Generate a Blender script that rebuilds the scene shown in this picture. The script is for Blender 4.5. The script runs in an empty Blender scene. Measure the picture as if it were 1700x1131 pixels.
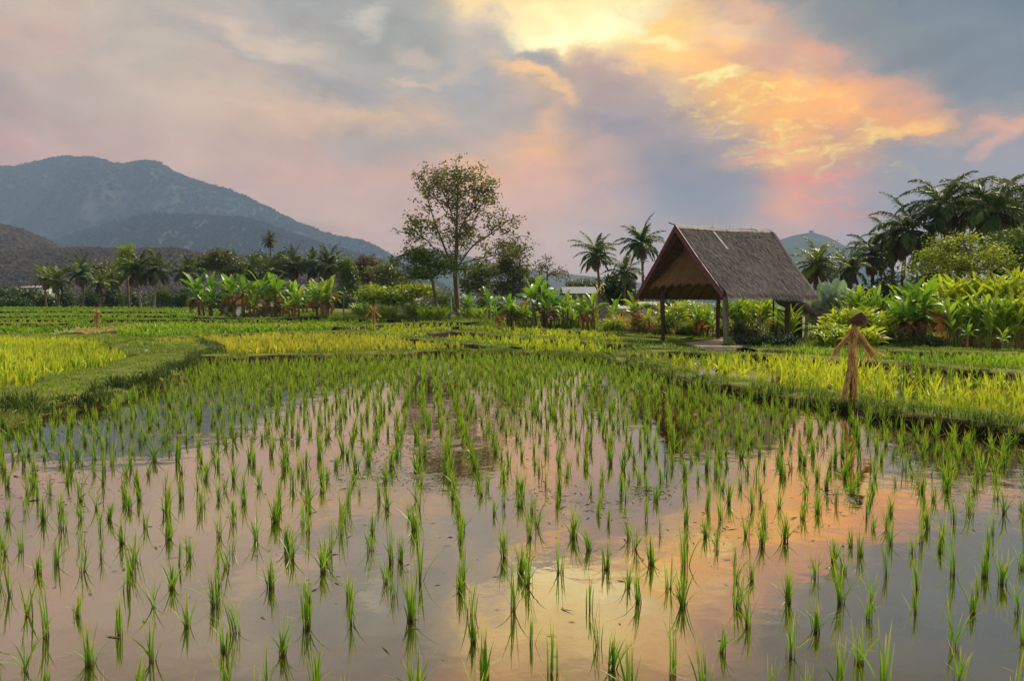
import bpy, math, random
import numpy as np
from mathutils import noise as mnoise, Vector
random.seed(7)
RNG = np.random.default_rng(11)
R = math.radians
scene = bpy.context.scene

# ------------------------------------------------------------------ camera
F = 1190.0            # focal length in photograph pixels (1700 wide)
CX, CY, HY = 850.0, 565.5, 519.0
EYE = 1.6
PITCH = math.atan((CY - HY) / F)
cam_d = bpy.data.cameras.new('camera')
cam = bpy.data.objects.new('camera', cam_d)
scene.collection.objects.link(cam)
cam.location = (0, 0, EYE)
cam.rotation_euler = (math.pi / 2 - PITCH, 0, 0)
cam_d.sensor_width = 36.0
cam_d.lens = F / 1700 * 36
cam_d.clip_end = 20000
cam_d.clip_start = 0.05
scene.camera = cam
scene.render.resolution_x = 1024
scene.render.resolution_y = 682
scene.view_settings.view_transform = 'Standard'
scene.view_settings.look = 'None'
scene.view_settings.exposure = 0.68
scene.view_settings.gamma = 1.0
try:
    scene.cycles.use_denoising = True
    scene.cycles.max_bounces = 8
    scene.cycles.diffuse_bounces = 3
    scene.cycles.glossy_bounces = 3
    scene.cycles.transmission_bounces = 4
    scene.cycles.transparent_max_bounces = 8
    scene.cycles.volume_bounces = 0
    scene.cycles.sample_clamp_indirect = 6
except Exception:
    pass


def s2l(c):
    out = []
    for v in c[:3]:
        v = v / 255.0
        out.append(v / 12.92 if v <= 0.04045 else ((v + 0.055) / 1.055) ** 2.4)
    return (*out, 1.0)


# ------------------------------------------------------------------ sun and sky
SUN_EL, SUN_AZ = 50.0, 38.0       # degrees; azimuth clockwise from the view direction
sl = bpy.data.lights.new('sun', 'SUN')
sl.energy = 5.0
sl.angle = R(22)
sl.color = (1.0, 0.86, 0.68)
so = bpy.data.objects.new('sun', sl)
scene.collection.objects.link(so)
sd = Vector((math.sin(R(SUN_AZ)) * math.cos(R(SUN_EL)), math.cos(R(SUN_AZ)) * math.cos(R(SUN_EL)), math.sin(R(SUN_EL))))
so.rotation_euler = sd.to_track_quat('Z', 'Y').to_euler()

world = bpy.data.worlds.new('World')
scene.world = world
world.use_nodes = True
wt = world.node_tree
wt.nodes.clear()
WN = wt.nodes.new
WL = wt.links.new


def wmath(op, a, b=None, c=None, clamp=False):
    n = WN('ShaderNodeMath')
    n.operation = op
    n.use_clamp = clamp
    for i, v in enumerate((a, b, c)):
        if v is None:
            continue
        if isinstance(v, (int, float)):
            n.inputs[i].default_value = v
        else:
            WL(v, n.inputs[i])
    return n.outputs[0]


def build_sky():
    geo = WN('ShaderNodeTexCoord')
    sep = WN('ShaderNodeSeparateXYZ')
    WL(geo.outputs['Generated'], sep.inputs[0])
    az = wmath('ARCTAN2', sep.outputs[0], sep.outputs[1])
    el = wmath('ARCSINE', sep.outputs[2])
    comb = WN('ShaderNodeCombineXYZ')
    WL(az, comb.inputs[0])
    WL(el, comb.inputs[1])
    base_v = comb.outputs[0]

    def noise(vec, scale, detail=5, rough=0.55, dist=0.0, stretch=(1, 1, 1), rot=0.0):
        m = WN('ShaderNodeMapping')
        m.inputs['Rotation'].default_value = (0, 0, R(rot))
        m.inputs['Scale'].default_value = stretch
        WL(vec, m.inputs[0])
        n = WN('ShaderNodeTexNoise')
        n.inputs['Scale'].default_value = scale
        n.inputs['Detail'].default_value = detail
        n.inputs['Roughness'].default_value = rough
        n.inputs['Distortion'].default_value = dist
        WL(m.outputs[0], n.inputs['Vector'])
        return n

    def warp(vec, nz, amt):
        s = WN('ShaderNodeVectorMath')
        s.operation = 'SUBTRACT'
        WL(nz.outputs['Color'], s.inputs[0])
        s.inputs[1].default_value = (0.5, 0.5, 0.5)
        sc = WN('ShaderNodeVectorMath')
        sc.operation = 'SCALE'
        sc.inputs['Scale'].default_value = amt
        WL(s.outputs[0], sc.inputs[0])
        a = WN('ShaderNodeVectorMath')
        a.operation = 'ADD'
        WL(vec, a.inputs[0])
        WL(sc.outputs[0], a.inputs[1])
        return a.outputs[0]

    n1 = noise(base_v, 5.0, 7, 0.62, 0.0, (1, 1.5, 1), 20)
    v_warp = warp(base_v, n1, 0.075)
    n2 = noise(base_v, 16.0, 8, 0.66, 0.0, (1, 2.0, 1), 15)
    v_rough = warp(v_warp, n2, 0.062)
    col = WN('ShaderNodeRGB')
    col.outputs[0].default_value = s2l((200, 179, 168))
    cur = col.outputs[0]

    def mix(a, color, fac):
        m = WN('ShaderNodeMix')
        m.data_type = 'RGBA'
        if isinstance(color, tuple):
            m.inputs['B'].default_value = color if len(color) == 4 else s2l(color)
        else:
            WL(color, m.inputs['B'])
        WL(a, m.inputs['A'])
        WL(fac, m.inputs['Factor'])
        return m.outputs['Result']

    def pix(px, py):
        u = (px - CX) / F
        v = (CY - py) / F
        y = math.cos(PITCH) + v * math.sin(PITCH)
        z = v * math.cos(PITCH) - math.sin(PITCH)
        return math.atan2(u, y), math.asin(z / math.sqrt(u * u + y * y + z * z))

    def blob(cur, px, py, rx, ry, rot, color, op=1.0, soft=0.9, vec=None):
        a, e = pix(px, py)
        m = WN('ShaderNodeMapping')
        m.vector_type = 'TEXTURE'
        m.inputs['Location'].default_value = (a, e, 0)
        m.inputs['Rotation'].default_value = (0, 0, R(rot))
        m.inputs['Scale'].default_value = (rx / F, ry / F, 1)
        WL(vec if vec is not None else v_rough, m.inputs[0])
        ln = WN('ShaderNodeVectorMath')
        ln.operation = 'LENGTH'
        WL(m.outputs[0], ln.inputs[0])
        mr = WN('ShaderNodeMapRange')
        mr.interpolation_type = 'SMOOTHSTEP'
        mr.inputs['From Min'].default_value = 1.0 + soft * 0.5
        mr.inputs['From Max'].default_value = 1.0 - soft * 0.75
        mr.inputs['To Min'].default_value = 0.0
        mr.inputs['To Max'].default_value = op
        WL(ln.outputs['Value'], mr.inputs['Value'])
        return mix(cur, color, mr.outputs[0])

    azc = wmath('MINIMUM', wmath('MAXIMUM', az, -0.95), 0.95)
    hyp = wmath('COSINE', el)
    sepw = WN('ShaderNodeSeparateXYZ')
    WL(v_rough, sepw.inputs[0])
    azw = wmath('MINIMUM', wmath('MAXIMUM', sepw.outputs[0], -0.95), 0.95)
    vv = wmath('DIVIDE', wmath('TANGENT', wmath('MINIMUM', sepw.outputs[1], 1.3)), wmath('COSINE', azc))
    rf = wmath('MULTIPLY_ADD', azw, 1 / 1.9, 0.5)
    prev = None
    for py, cols in sorted(SKY_ROWS.items(), key=lambda t: -t[0]):
        wk = min(max((py - 150) / 200, 0), 1)
        cols = [(c[0] + 8 * wk, c[1] - 2 * wk, c[2] - 12 * wk) for c in cols]
        cols = [(c[0] + 2, c[1] + (2 if c[1] < 205 else -6), c[2] - 24) if c[0] - c[2] > 75 else ((c[0] - 1, c[1] - 4, c[2] - 12) if c[2] > c[0] else c) for c in cols]
        cr = WN('ShaderNodeValToRGB')
        cr.color_ramp.interpolation = 'EASE'
        els = cr.color_ramp.elements
        for i, (px_, c_) in enumerate(zip(SKY_PX, cols)):
            p_ = math.atan2((px_ - CX) / F, 1) / 1.9 + 0.5
            if i == 0:
                els[0].position = p_
                els[0].color = s2l(c_)
            elif i == 1:
                els[1].position = p_
                els[1].color = s2l(c_)
            else:
                e_ = els.new(p_)
                e_.color = s2l(c_)
        WL(rf, cr.inputs[0])
        vrow = (HY - py) / F
        if prev is None:
            cur = cr.outputs[0]
        else:
            m_ = WN('ShaderNodeMapRange')
            m_.interpolation_type = 'SMOOTHSTEP'
            m_.inputs['From Min'].default_value = prev
            m_.inputs['From Max'].default_value = vrow
            WL(vv, m_.inputs['Value'])
            cur = mix(cur, cr.outputs[0], m_.outputs[0])
        prev = vrow
    mb_ = WN('ShaderNodeMapRange')
    mb_.interpolation_type = 'SMOOTHSTEP'
    mb_.inputs['From Min'].default_value = 0.8
    mb_.inputs['From Max'].default_value = 1.8
    WL(wmath('ABSOLUTE', az), mb_.inputs['Value'])
    cur = mix(cur, (178, 170, 174), mb_.outputs[0])
    for b in SKY_BLOBS:
        cur = blob(cur, *b)
    # streaky cirrus-like modulation, and the rippled bright cloud in the glow
    n3 = noise(v_warp, 7.0, 8, 0.62, 0.3, (1, 2.6, 1), 22)
    r3 = WN('ShaderNodeMapRange')
    r3.inputs['From Min'].default_value = 0.35
    r3.inputs['From Max'].default_value = 0.7
    r3.inputs['To Min'].default_value = 0.88
    r3.inputs['To Max'].default_value = 1.11
    WL(n3.outputs['Fac'], r3.inputs['Value'])
    sc = WN('ShaderNodeVectorMath')
    sc.operation = 'SCALE'
    WL(cur, sc.inputs[0])
    WL(r3.outputs[0], sc.inputs['Scale'])
    cur = sc.outputs[0]
    # ripples of lit cloud
    n4 = noise(v_warp, 30.0, 5, 0.65, 0.4, (1, 2.3, 1), -14)
    r4 = WN('ShaderNodeMapRange')
    r4.interpolation_type = 'SMOOTHSTEP'
    r4.inputs['From Min'].default_value = 0.47
    r4.inputs['From Max'].default_value = 0.72
    WL(n4.outputs['Fac'], r4.inputs['Value'])
    a, e = pix(1315, 205)
    m = WN('ShaderNodeMapping')
    m.vector_type = 'TEXTURE'
    m.inputs['Location'].default_value = (a, e, 0)
    m.inputs['Rotation'].default_value = (0, 0, R(-16))
    m.inputs['Scale'].default_value = (225 / F, 85 / F, 1)
    WL(v_rough, m.inputs[0])
    ln = WN('ShaderNodeVectorMath')
    ln.operation = 'LENGTH'
    WL(m.outputs[0], ln.inputs[0])
    mr = WN('ShaderNodeMapRange')
    mr.interpolation_type = 'SMOOTHSTEP'
    mr.inputs['From Min'].default_value = 1.1
    mr.inputs['From Max'].default_value = 0.4
    WL(ln.outputs['Value'], mr.inputs['Value'])
    f4 = wmath('MULTIPLY', r4.outputs[0], mr.outputs[0])
    f4 = wmath('MULTIPLY', f4, 0.75)
    cur = mix(cur, (255, 236, 140), f4)
    # open sky far overhead: Nishita
    sky = WN('ShaderNodeTexSky')
    sky.sky_type = 'NISHITA'
    sky.sun_disc = False
    sky.sun_elevation = R(SUN_EL)
    sky.sun_rotation = R(SUN_AZ)
    sk = WN('ShaderNodeVectorMath')
    sk.operation = 'SCALE'
    sk.inputs['Scale'].default_value = 0.09
    WL(sky.outputs[0], sk.inputs[0])
    mh = WN('ShaderNodeMapRange')
    mh.interpolation_type = 'SMOOTHSTEP'
    mh.inputs['From Min'].default_value = R(38)
    mh.inputs['From Max'].default_value = R(75)
    mh.inputs['To Max'].default_value = 0.55
    WL(el, mh.inputs['Value'])
    cur = mix(cur, sk.outputs[0], mh.outputs[0])
    hs = WN('ShaderNodeHueSaturation')
    hs.inputs['Saturation'].default_value = 1.06
    gm = WN('ShaderNodeGamma')
    gm.inputs['Gamma'].default_value = 1.42
    WL(cur, gm.inputs['Color'])
    WL(gm.outputs[0], hs.inputs['Color'])
    wm = WN('ShaderNodeVectorMath')
    wm.operation = 'MULTIPLY'
    wm.inputs[1].default_value = (1.06, 1.0, 0.86)
    WL(hs.outputs[0], wm.inputs[0])
    bg = WN('ShaderNodeBackground')
    bg.inputs['Strength'].default_value = 0.92
    WL(wm.outputs[0], bg.inputs['Color'])
    out = WN('ShaderNodeOutputWorld')
    WL(bg.outputs[0], out.inputs['Surface'])


SKY_PX = list(range(0, 1701, 100))
SKY_ROWS = {
    -420: [(150, 142, 138)] * 18,
    -180: [(172, 158, 150)] * 4 + [(170, 160, 156)] * 4 + [(196, 168, 138)] * 4 + [(132, 132, 136)] * 6,
    0: [(196, 182, 174), (200, 182, 172), (198, 186, 176), (196, 188, 180), (190, 184, 180), (172, 174, 184), (172, 174, 184), (176, 176, 184), (246, 226, 185), (250, 232, 185), (253, 240, 196), (240, 212, 170), (200, 178, 165), (150, 152, 162), (140, 148, 162), (132, 144, 164), (126, 142, 166), (124, 140, 165)],
    50: [(206, 184, 172), (202, 178, 168), (196, 184, 176), (200, 188, 178), (200, 186, 180), (180, 178, 186), (174, 176, 184), (172, 174, 180), (205, 194, 182), (252, 238, 195), (254, 240, 190), (252, 228, 172), (232, 202, 165), (176, 168, 166), (146, 150, 160), (140, 148, 162), (134, 146, 164), (130, 144, 164)],
    100: [(200, 178, 168), (206, 186, 174), (202, 188, 178), (198, 186, 176), (200, 184, 174), (208, 194, 182), (178, 178, 184), (178, 176, 180), (188, 180, 178), (228, 208, 176), (240, 214, 175), (251, 219, 166), (246, 209, 158), (230, 190, 156), (185, 165, 158), (140, 146, 160), (136, 146, 162), (130, 142, 162)],
    150: [(182, 164, 158), (198, 180, 170), (202, 186, 174), (204, 186, 172), (202, 184, 170), (196, 182, 172), (184, 176, 174), (184, 178, 176), (178, 174, 176), (212, 186, 163), (196, 174, 160), (222, 194, 160), (252, 212, 148), (251, 208, 138), (246, 190, 132), (195, 168, 155), (138, 144, 160), (132, 142, 160)],
    200: [(190, 166, 160), (200, 176, 164), (200, 178, 168), (204, 184, 172), (208, 186, 170), (214, 191, 170), (216, 193, 168), (212, 188, 168), (184, 176, 172), (190, 174, 168), (186, 168, 165), (184, 165, 160), (238, 196, 145), (248, 196, 126), (246, 188, 120), (240, 178, 124), (150, 150, 162), (180, 162, 160)],
    250: [(200, 168, 160), (204, 174, 164), (204, 178, 168), (206, 182, 170), (206, 184, 172), (204, 180, 168), (186, 173, 170), (182, 174, 170), (200, 178, 168), (228, 188, 162), (196, 170, 162), (164, 153, 160), (180, 158, 158), (242, 190, 132), (212, 168, 142), (152, 150, 162), (156, 152, 162), (160, 154, 165)],
    300: [(204, 172, 162), (206, 176, 166), (206, 178, 168), (208, 180, 168), (210, 180, 168), (214, 182, 168), (212, 182, 168), (216, 184, 168), (226, 186, 162), (226, 186, 166), (205, 174, 166), (152, 146, 160), (156, 150, 162), (232, 168, 142), (200, 158, 152), (156, 152, 164), (160, 156, 166), (160, 158, 170)],
    350: [(204, 174, 166)] * 3 + [(202, 179, 170), (204, 180, 172), (204, 180, 170), (206, 182, 172), (212, 184, 172), (216, 186, 172), (220, 188, 174), (202, 180, 175), (164, 159, 172), (172, 163, 174), (222, 170, 158), (200, 164, 162), (162, 156, 168), (166, 160, 172), (168, 162, 174)],
    400: [(200, 178, 172)] * 7 + [(202, 182, 178), (204, 184, 180), (207, 188, 182), (194, 183, 188), (184, 175, 184), (194, 175, 178), (194, 174, 180), (182, 170, 180), (172, 164, 176), (172, 166, 178), (172, 166, 178)],
    480: [(192, 180, 182)] * 18,
}
SKY_BLOBS = [
    # px, py, rx, ry, rot, colour, opacity, softness
    (440, 104, 200, 15, -17, (170, 167, 172), 0.6, 1.2),
    (560, 138, 100, 15, -22, (166, 162, 168), 0.6, 1.2),
    (455, 85, 90, 20, -16, (216, 200, 186), 0.7, 1.3),
    (603, 38, 16, 34, -65, (206, 202, 198), 0.9, 1.2),
    (690, 95, 40, 14, -20, (208, 192, 180), 0.6, 1.3),
    (690, 135, 50, 7, 4, (216, 194, 174), 0.8, 1.2),
    (740, 120, 70, 10, 20, (208, 190, 176), 0.5, 1.3),
    (880, 92, 80, 22, -30, (170, 165, 172), 0.9, 1.1),
    (905, 62, 50, 14, 0, (255, 246, 208), 0.9, 1.3),
    (1000, 30, 120, 22, 14, (255, 249, 214), 0.95, 1.2),
    (1090, 60, 60, 9, -10, (255, 246, 196), 0.8, 1.2),
    (880, 122, 55, 12, -24, (250, 212, 158), 0.9, 1.2),
    (925, 155, 40, 10, -45, (248, 212, 160), 0.7, 1.2),
    (1010, 140, 70, 36, -35, (190, 166, 158), 0.9, 0.9),
    (1120, 210, 160, 42, -22, (176, 158, 158), 0.75, 1.0),
    (1020, 208, 60, 16, -10, (160, 152, 166), 0.6, 1.2),
    (900, 226, 24, 50, -35, (248, 202, 155), 0.6, 1.4),
    (1190, 122, 46, 8, 14, (255, 245, 178), 0.95, 1.1),
    (1275, 92, 60, 18, -5, (208, 172, 152), 0.7, 1.2),
    (1390, 96, 200, 16, -32, (244, 176, 134), 0.35, 1.3),
    (1330, 250, 90, 12, 0, (254, 206, 104), 0.6, 1.2),
    (1320, 236, 40, 4, 0, (255, 226, 110), 0.9, 1.2),
    (1410, 205, 45, 14, 0, (205, 165, 140), 0.6, 1.2),
    (1500, 208, 60, 10, 6, (255, 208, 110), 0.9, 1.2),
    (1470, 222, 40, 5, 14, (255, 214, 110), 0.8, 1.2),
    (1335, 297, 70, 4, 6, (250, 152, 116), 0.9, 1.2),
    (1360, 328, 60, 3, 0, (252, 160, 124), 0.8, 1.2),
    (1420, 345, 60, 3, -8, (240, 150, 120), 0.8, 1.2),
    (1265, 250, 50, 5, 14, (240, 165, 130), 0.7, 1.2),
    (1500, 390, 200, 22, 8, (160, 154, 168), 0.6, 1.0),
    (1660, 206, 60, 12, 4, (240, 184, 148), 0.7, 1.3),
    (1640, 236, 26, 12, 30, (226, 180, 158), 0.9, 1.2),
    (1720, 225, 40, 16, 0, (150, 148, 160), 0.8, 1.2),
    (1150, 310, 100, 50, -30, (138, 132, 142), 0.7, 1.1),
    (560, -330, 300, 40, -25, (232, 178, 148), 0.7, 1.2),
]
build_sky()


# ------------------------------------------------------------------ geometry helpers
def ground_z(X, Y):
    X = np.asarray(X, float)
    Y = np.asarray(Y, float)
    px = CX + F * X / np.maximum(Y, 1.0)
    yl = [0, 38, 48, 60, 70, 85, 100, 130, 400, 900]
    zl = [0, 0.0, .10, .32, .62, 1.25, 2.15, 2.5, 3, 4]
    yr = [0, 40, 60, 80, 120, 400, 900]
    zr = [0, 0, .32, .85, 1.3, 2, 4]
    a = np.interp(Y, yl, zl)
    b = np.interp(Y, yr, zr)
    t = np.clip((px - 520) / 260, 0, 1)
    t = t * t * (3 - 2 * t)
    return a * (1 - t) + b * t


def ray(px, py):
    u = (px - CX) / F
    v = (CY - py) / F
    return np.array([u, math.cos(PITCH) + v * math.sin(PITCH), v * math.cos(PITCH) - math.sin(PITCH)])


def P(px, py, dz=0.0):
    """point of the ground (raised by dz) that the photograph shows at this pixel"""
    d = ray(px, py)
    d = d / d[1]
    lo = 1.0
    for Y in np.arange(2.0, 420.0, 0.25):
        z = EYE + d[2] * Y
        if z <= ground_z(d[0] * Y, Y) + dz:
            return np.array([d[0] * Y, Y, ground_z(d[0] * Y, Y)])
    Y = 400.0
    return np.array([d[0] * Y, Y, float(ground_z(d[0] * Y, Y))])


def at(px, py, Y):
    d = ray(px, py)
    return np.array([d[0], d[1], d[2]]) / d[1] * Y + np.array([0, 0, EYE])


def base(px, Y):
    X = (px - CX) / F * Y
    return np.array([X, Y, float(ground_z(X, Y))])


class MB:
    def __init__(self):
        self.V, self.Q, self.T = [], [], []
        self.ti, self.al = [], []
        self.qm, self.tm = [], []
        self.n = 0

    def add(self, V, Q=None, T=None, tint=0.5, along=0.0, mi=0):
        V = np.asarray(V, float).reshape(-1, 3)
        m = len(V)
        if Q is not None and len(Q):
            Q = np.asarray(Q, int).reshape(-1, 4)
            self.Q.append(Q + self.n)
            self.qm.append(np.full(len(Q), mi))
        if T is not None and len(T):
            T = np.asarray(T, int).reshape(-1, 3)
            self.T.append(T + self.n)
            self.tm.append(np.full(len(T), mi))
        self.V.append(V)
        self.ti.append(np.broadcast_to(np.asarray(tint, float), (m,)).copy())
        self.al.append(np.broadcast_to(np.asarray(along, float), (m,)).copy())
        self.n += m

    def arrays(self):
        V = np.concatenate(self.V)
        Q = np.concatenate(self.Q) if self.Q else np.zeros((0, 4), int)
        T = np.concatenate(self.T) if self.T else np.zeros((0, 3), int)
        return V, Q, T, np.concatenate(self.ti), np.concatenate(self.al)

    def strips(self, Pt, S, tint=0.5, mi=0):
        """n strips: Pt (n,k,3) centre line, S (n,k,3) half-width vectors"""
        n, k, _ = Pt.shape
        V = np.stack([Pt - S, Pt + S], axis=2).reshape(-1, 3)
        i = np.arange(n)[:, None] * (2 * k) + np.arange(k - 1)[None, :] * 2
        Q = np.stack([i, i + 1, i + 3, i + 2], axis=-1).reshape(-1, 4)
        tint = np.broadcast_to(np.asarray(tint, float), (n,))
        ti = np.repeat(tint, 2 * k)
        al = np.tile(np.repeat(np.linspace(0, 1, k), 2), n)
        self.add(V, Q, tint=ti, along=al, mi=mi)

    def tube(self, path, radii, sides=6, tint=0.5, mi=0, cap=True):
        path = np.asarray(path, float)
        k = len(path)
        radii = np.broadcast_to(np.asarray(radii, float), (k,))
        tan = np.gradient(path, axis=0)
        tan /= np.linalg.norm(tan, axis=1)[:, None] + 1e-9
        ref = np.array([1.0, 0, 0]) if abs(tan[0][0]) < 0.8 else np.array([0, 1.0, 0])
        a = np.cross(tan, ref)
        a /= np.linalg.norm(a, axis=1)[:, None] + 1e-9
        b = np.cross(tan, a)
        th = np.linspace(0, 2 * math.pi, sides, endpoint=False)
        V = path[:, None, :] + radii[:, None, None] * (np.cos(th)[None, :, None] * a[:, None, :] + np.sin(th)[None, :, None] * b[:, None, :])
        V = V.reshape(-1, 3)
        Q = []
        for i in range(k - 1):
            for j in range(sides):
                j2 = (j + 1) % sides
                Q.append((i * sides + j, i * sides + j2, (i + 1) * sides + j2, (i + 1) * sides + j))
        al = np.repeat(np.linspace(0, 1, k), sides)
        T = []
        if cap:
            V = np.vstack([V, path[0], path[-1]])
            al = np.append(al, [0, 1])
            c0, c1 = k * sides, k * sides + 1
            for j in range(sides):
                j2 = (j + 1) % sides
                T.append((c0, j2, j))
                T.append((c1, (k - 1) * sides + j, (k - 1) * sides + j2))
        self.add(V, Q, T, tint=tint, along=al, mi=mi)

    def box(self, p0, p1, w, h, tint=0.5, mi=0, up=(0, 0, 1)):
        """bar from p0 to p1 with section w (sideways) x h (along up)"""
        p0, p1 = np.asarray(p0, float), np.asarray(p1, float)
        t = p1 - p0
        t /= np.linalg.norm(t)
        up = np.asarray(up, float)
        s = np.cross(t, up)
        if np.linalg.norm(s) < 1e-4:
            s = np.cross(t, (1.0, 0, 0))
        s /= np.linalg.norm(s)
        u = np.cross(s, t)
        V = []
        for p in (p0, p1):
            for a, b in ((-1, -1), (1, -1), (1, 1), (-1, 1)):
                V.append(p + s * a * w / 2 + u * b * h / 2)
        Q = [(0, 1, 2, 3), (7, 6, 5, 4), (0, 4, 5, 1), (1, 5, 6, 2), (2, 6, 7, 3), (3, 7, 4, 0)]
        self.add(V, Q, tint=tint, mi=mi)

    def instances(self, tmpl, pos, rot, scl, dt=None, lean=None):
        V, Q, T, ti, al = tmpl
        n = len(pos)
        if n == 0:
            return
        c, s = np.cos(rot), np.sin(rot)
        scl = np.asarray(scl, float)
        if scl.ndim == 1:
            scl = np.repeat(scl[:, None], 3, axis=1)
        W = V[None] * scl[:, None, :]
        X = W[..., 0] * c[:, None] - W[..., 1] * s[:, None]
        Y = W[..., 0] * s[:, None] + W[..., 1] * c[:, None]
        Z = W[..., 2].copy()
        if lean is not None:
            X += Z * lean[:, 0:1]
            Y += Z * lean[:, 1:2]
        W = np.stack([X, Y, Z], -1) + pos[:, None, :]
        off = (np.arange(n) * len(V))[:, None, None]
        t = np.broadcast_to(ti, (n, len(V))).copy()
        if dt is not None:
            t = np.clip(t + dt[:, None], 0, 1)
        self.add(W.reshape(-1, 3), (Q[None] + off).reshape(-1, 4) if len(Q) else None,
                 (T[None] + off).reshape(-1, 3) if len(T) else None, tint=t.reshape(-1), along=np.tile(al, n))

    def mesh(self, name, mats, smooth=False):
        V, Q, T, ti, al = self.arrays()
        me = bpy.data.meshes.new(name)
        me.vertices.add(len(V))
        me.vertices.foreach_set('co', V.astype(np.float32).ravel())
        nl = len(Q) * 4 + len(T) * 3
        me.loops.add(nl)
        me.loops.foreach_set('vertex_index', np.concatenate([Q.ravel(), T.ravel()]).astype(np.int32))
        me.polygons.add(len(Q) + len(T))
        ls = np.concatenate([np.arange(len(Q)) * 4, len(Q) * 4 + np.arange(len(T)) * 3]).astype(np.int32)
        me.polygons.foreach_set('loop_start', ls)
        mi = np.concatenate((self.qm if self.qm else []) + (self.tm if self.tm else [])).astype(np.int32)
        if not isinstance(mats, (list, tuple)):
            mats = [mats]
        for m in mats:
            me.materials.append(m)
        me.polygons.foreach_set('material_index', mi)
        me.polygons.foreach_set('use_smooth', np.full(len(Q) + len(T), smooth))
        a = me.attributes.new('tint', 'FLOAT', 'POINT')
        a.data.foreach_set('value', ti.astype(np.float32))
        a = me.attributes.new('along', 'FLOAT', 'POINT')
        a.data.foreach_set('value', al.astype(np.float32))
        me.update(calc_edges=True)
        me.validate()
        return me

    def build(self, name, mats, parent=None, loc=(0, 0, 0), smooth=False):
        me = self.mesh(name, mats, smooth)
        o = bpy.data.objects.new(name, me)
        scene.collection.objects.link(o)
        o.location = loc
        if parent is not None:
            o.parent = parent
        return o


def tag(o, label=None, cat=None, group=None, kind=None):
    if label:
        o['label'] = label
    if cat:
        o['category'] = cat
    if group:
        o['group'] = group
    if kind:
        o['kind'] = kind
    return o


def empty(name, loc, label=None, cat=None, group=None, rz=0.0):
    o = bpy.data.objects.new(name, None)
    o.empty_display_size = 0.2
    scene.collection.objects.link(o)
    o.location = loc
    o.rotation_euler = (0, 0, rz)
    return tag(o, label, cat, group)


def unit(v):
    return v / (np.linalg.norm(v, axis=-1, keepdims=True) + 1e-9)


def smooth_path(pts, n=8):
    pts = np.asarray(pts, float)
    out = []
    for i in range(len(pts) - 1):
        p0 = pts[max(i - 1, 0)]
        p1, p2 = pts[i], pts[i + 1]
        p3 = pts[min(i + 2, len(pts) - 1)]
        for t in np.linspace(0, 1, n, endpoint=False):
            out.append(0.5 * ((2 * p1) + (-p0 + p2) * t + (2 * p0 - 5 * p1 + 4 * p2 - p3) * t ** 2 + (-p0 + 3 * p1 - 3 * p2 + p3) * t ** 3))
    out.append(pts[-1])
    return np.array(out)


def fbm(x, y, z=0.0, o=4):
    return mnoise.fractal(Vector((x, y, z)), 0.9, 2.1, o)


def in_poly(X, Y, poly):
    ins = np.zeros(X.shape, bool)
    n = len(poly)
    for i in range(n):
        x1, y1 = poly[i][:2]
        x2, y2 = poly[(i + 1) % n][:2]
        c = ((y1 > Y) != (y2 > Y)) & (X < (x2 - x1) * (Y - y1) / (y2 - y1 + 1e-12) + x1)
        ins ^= c
    return ins


# ------------------------------------------------------------------ materials
MATS = {}


def new_mat(name):
    m = bpy.data.materials.new(name)
    m.use_nodes = True
    m.node_tree.nodes.clear()
    MATS[name] = m
    return m, m.node_tree.nodes.new, m.node_tree.links.new


def rgba(c):
    return (*c[:3], 1.0)


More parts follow.
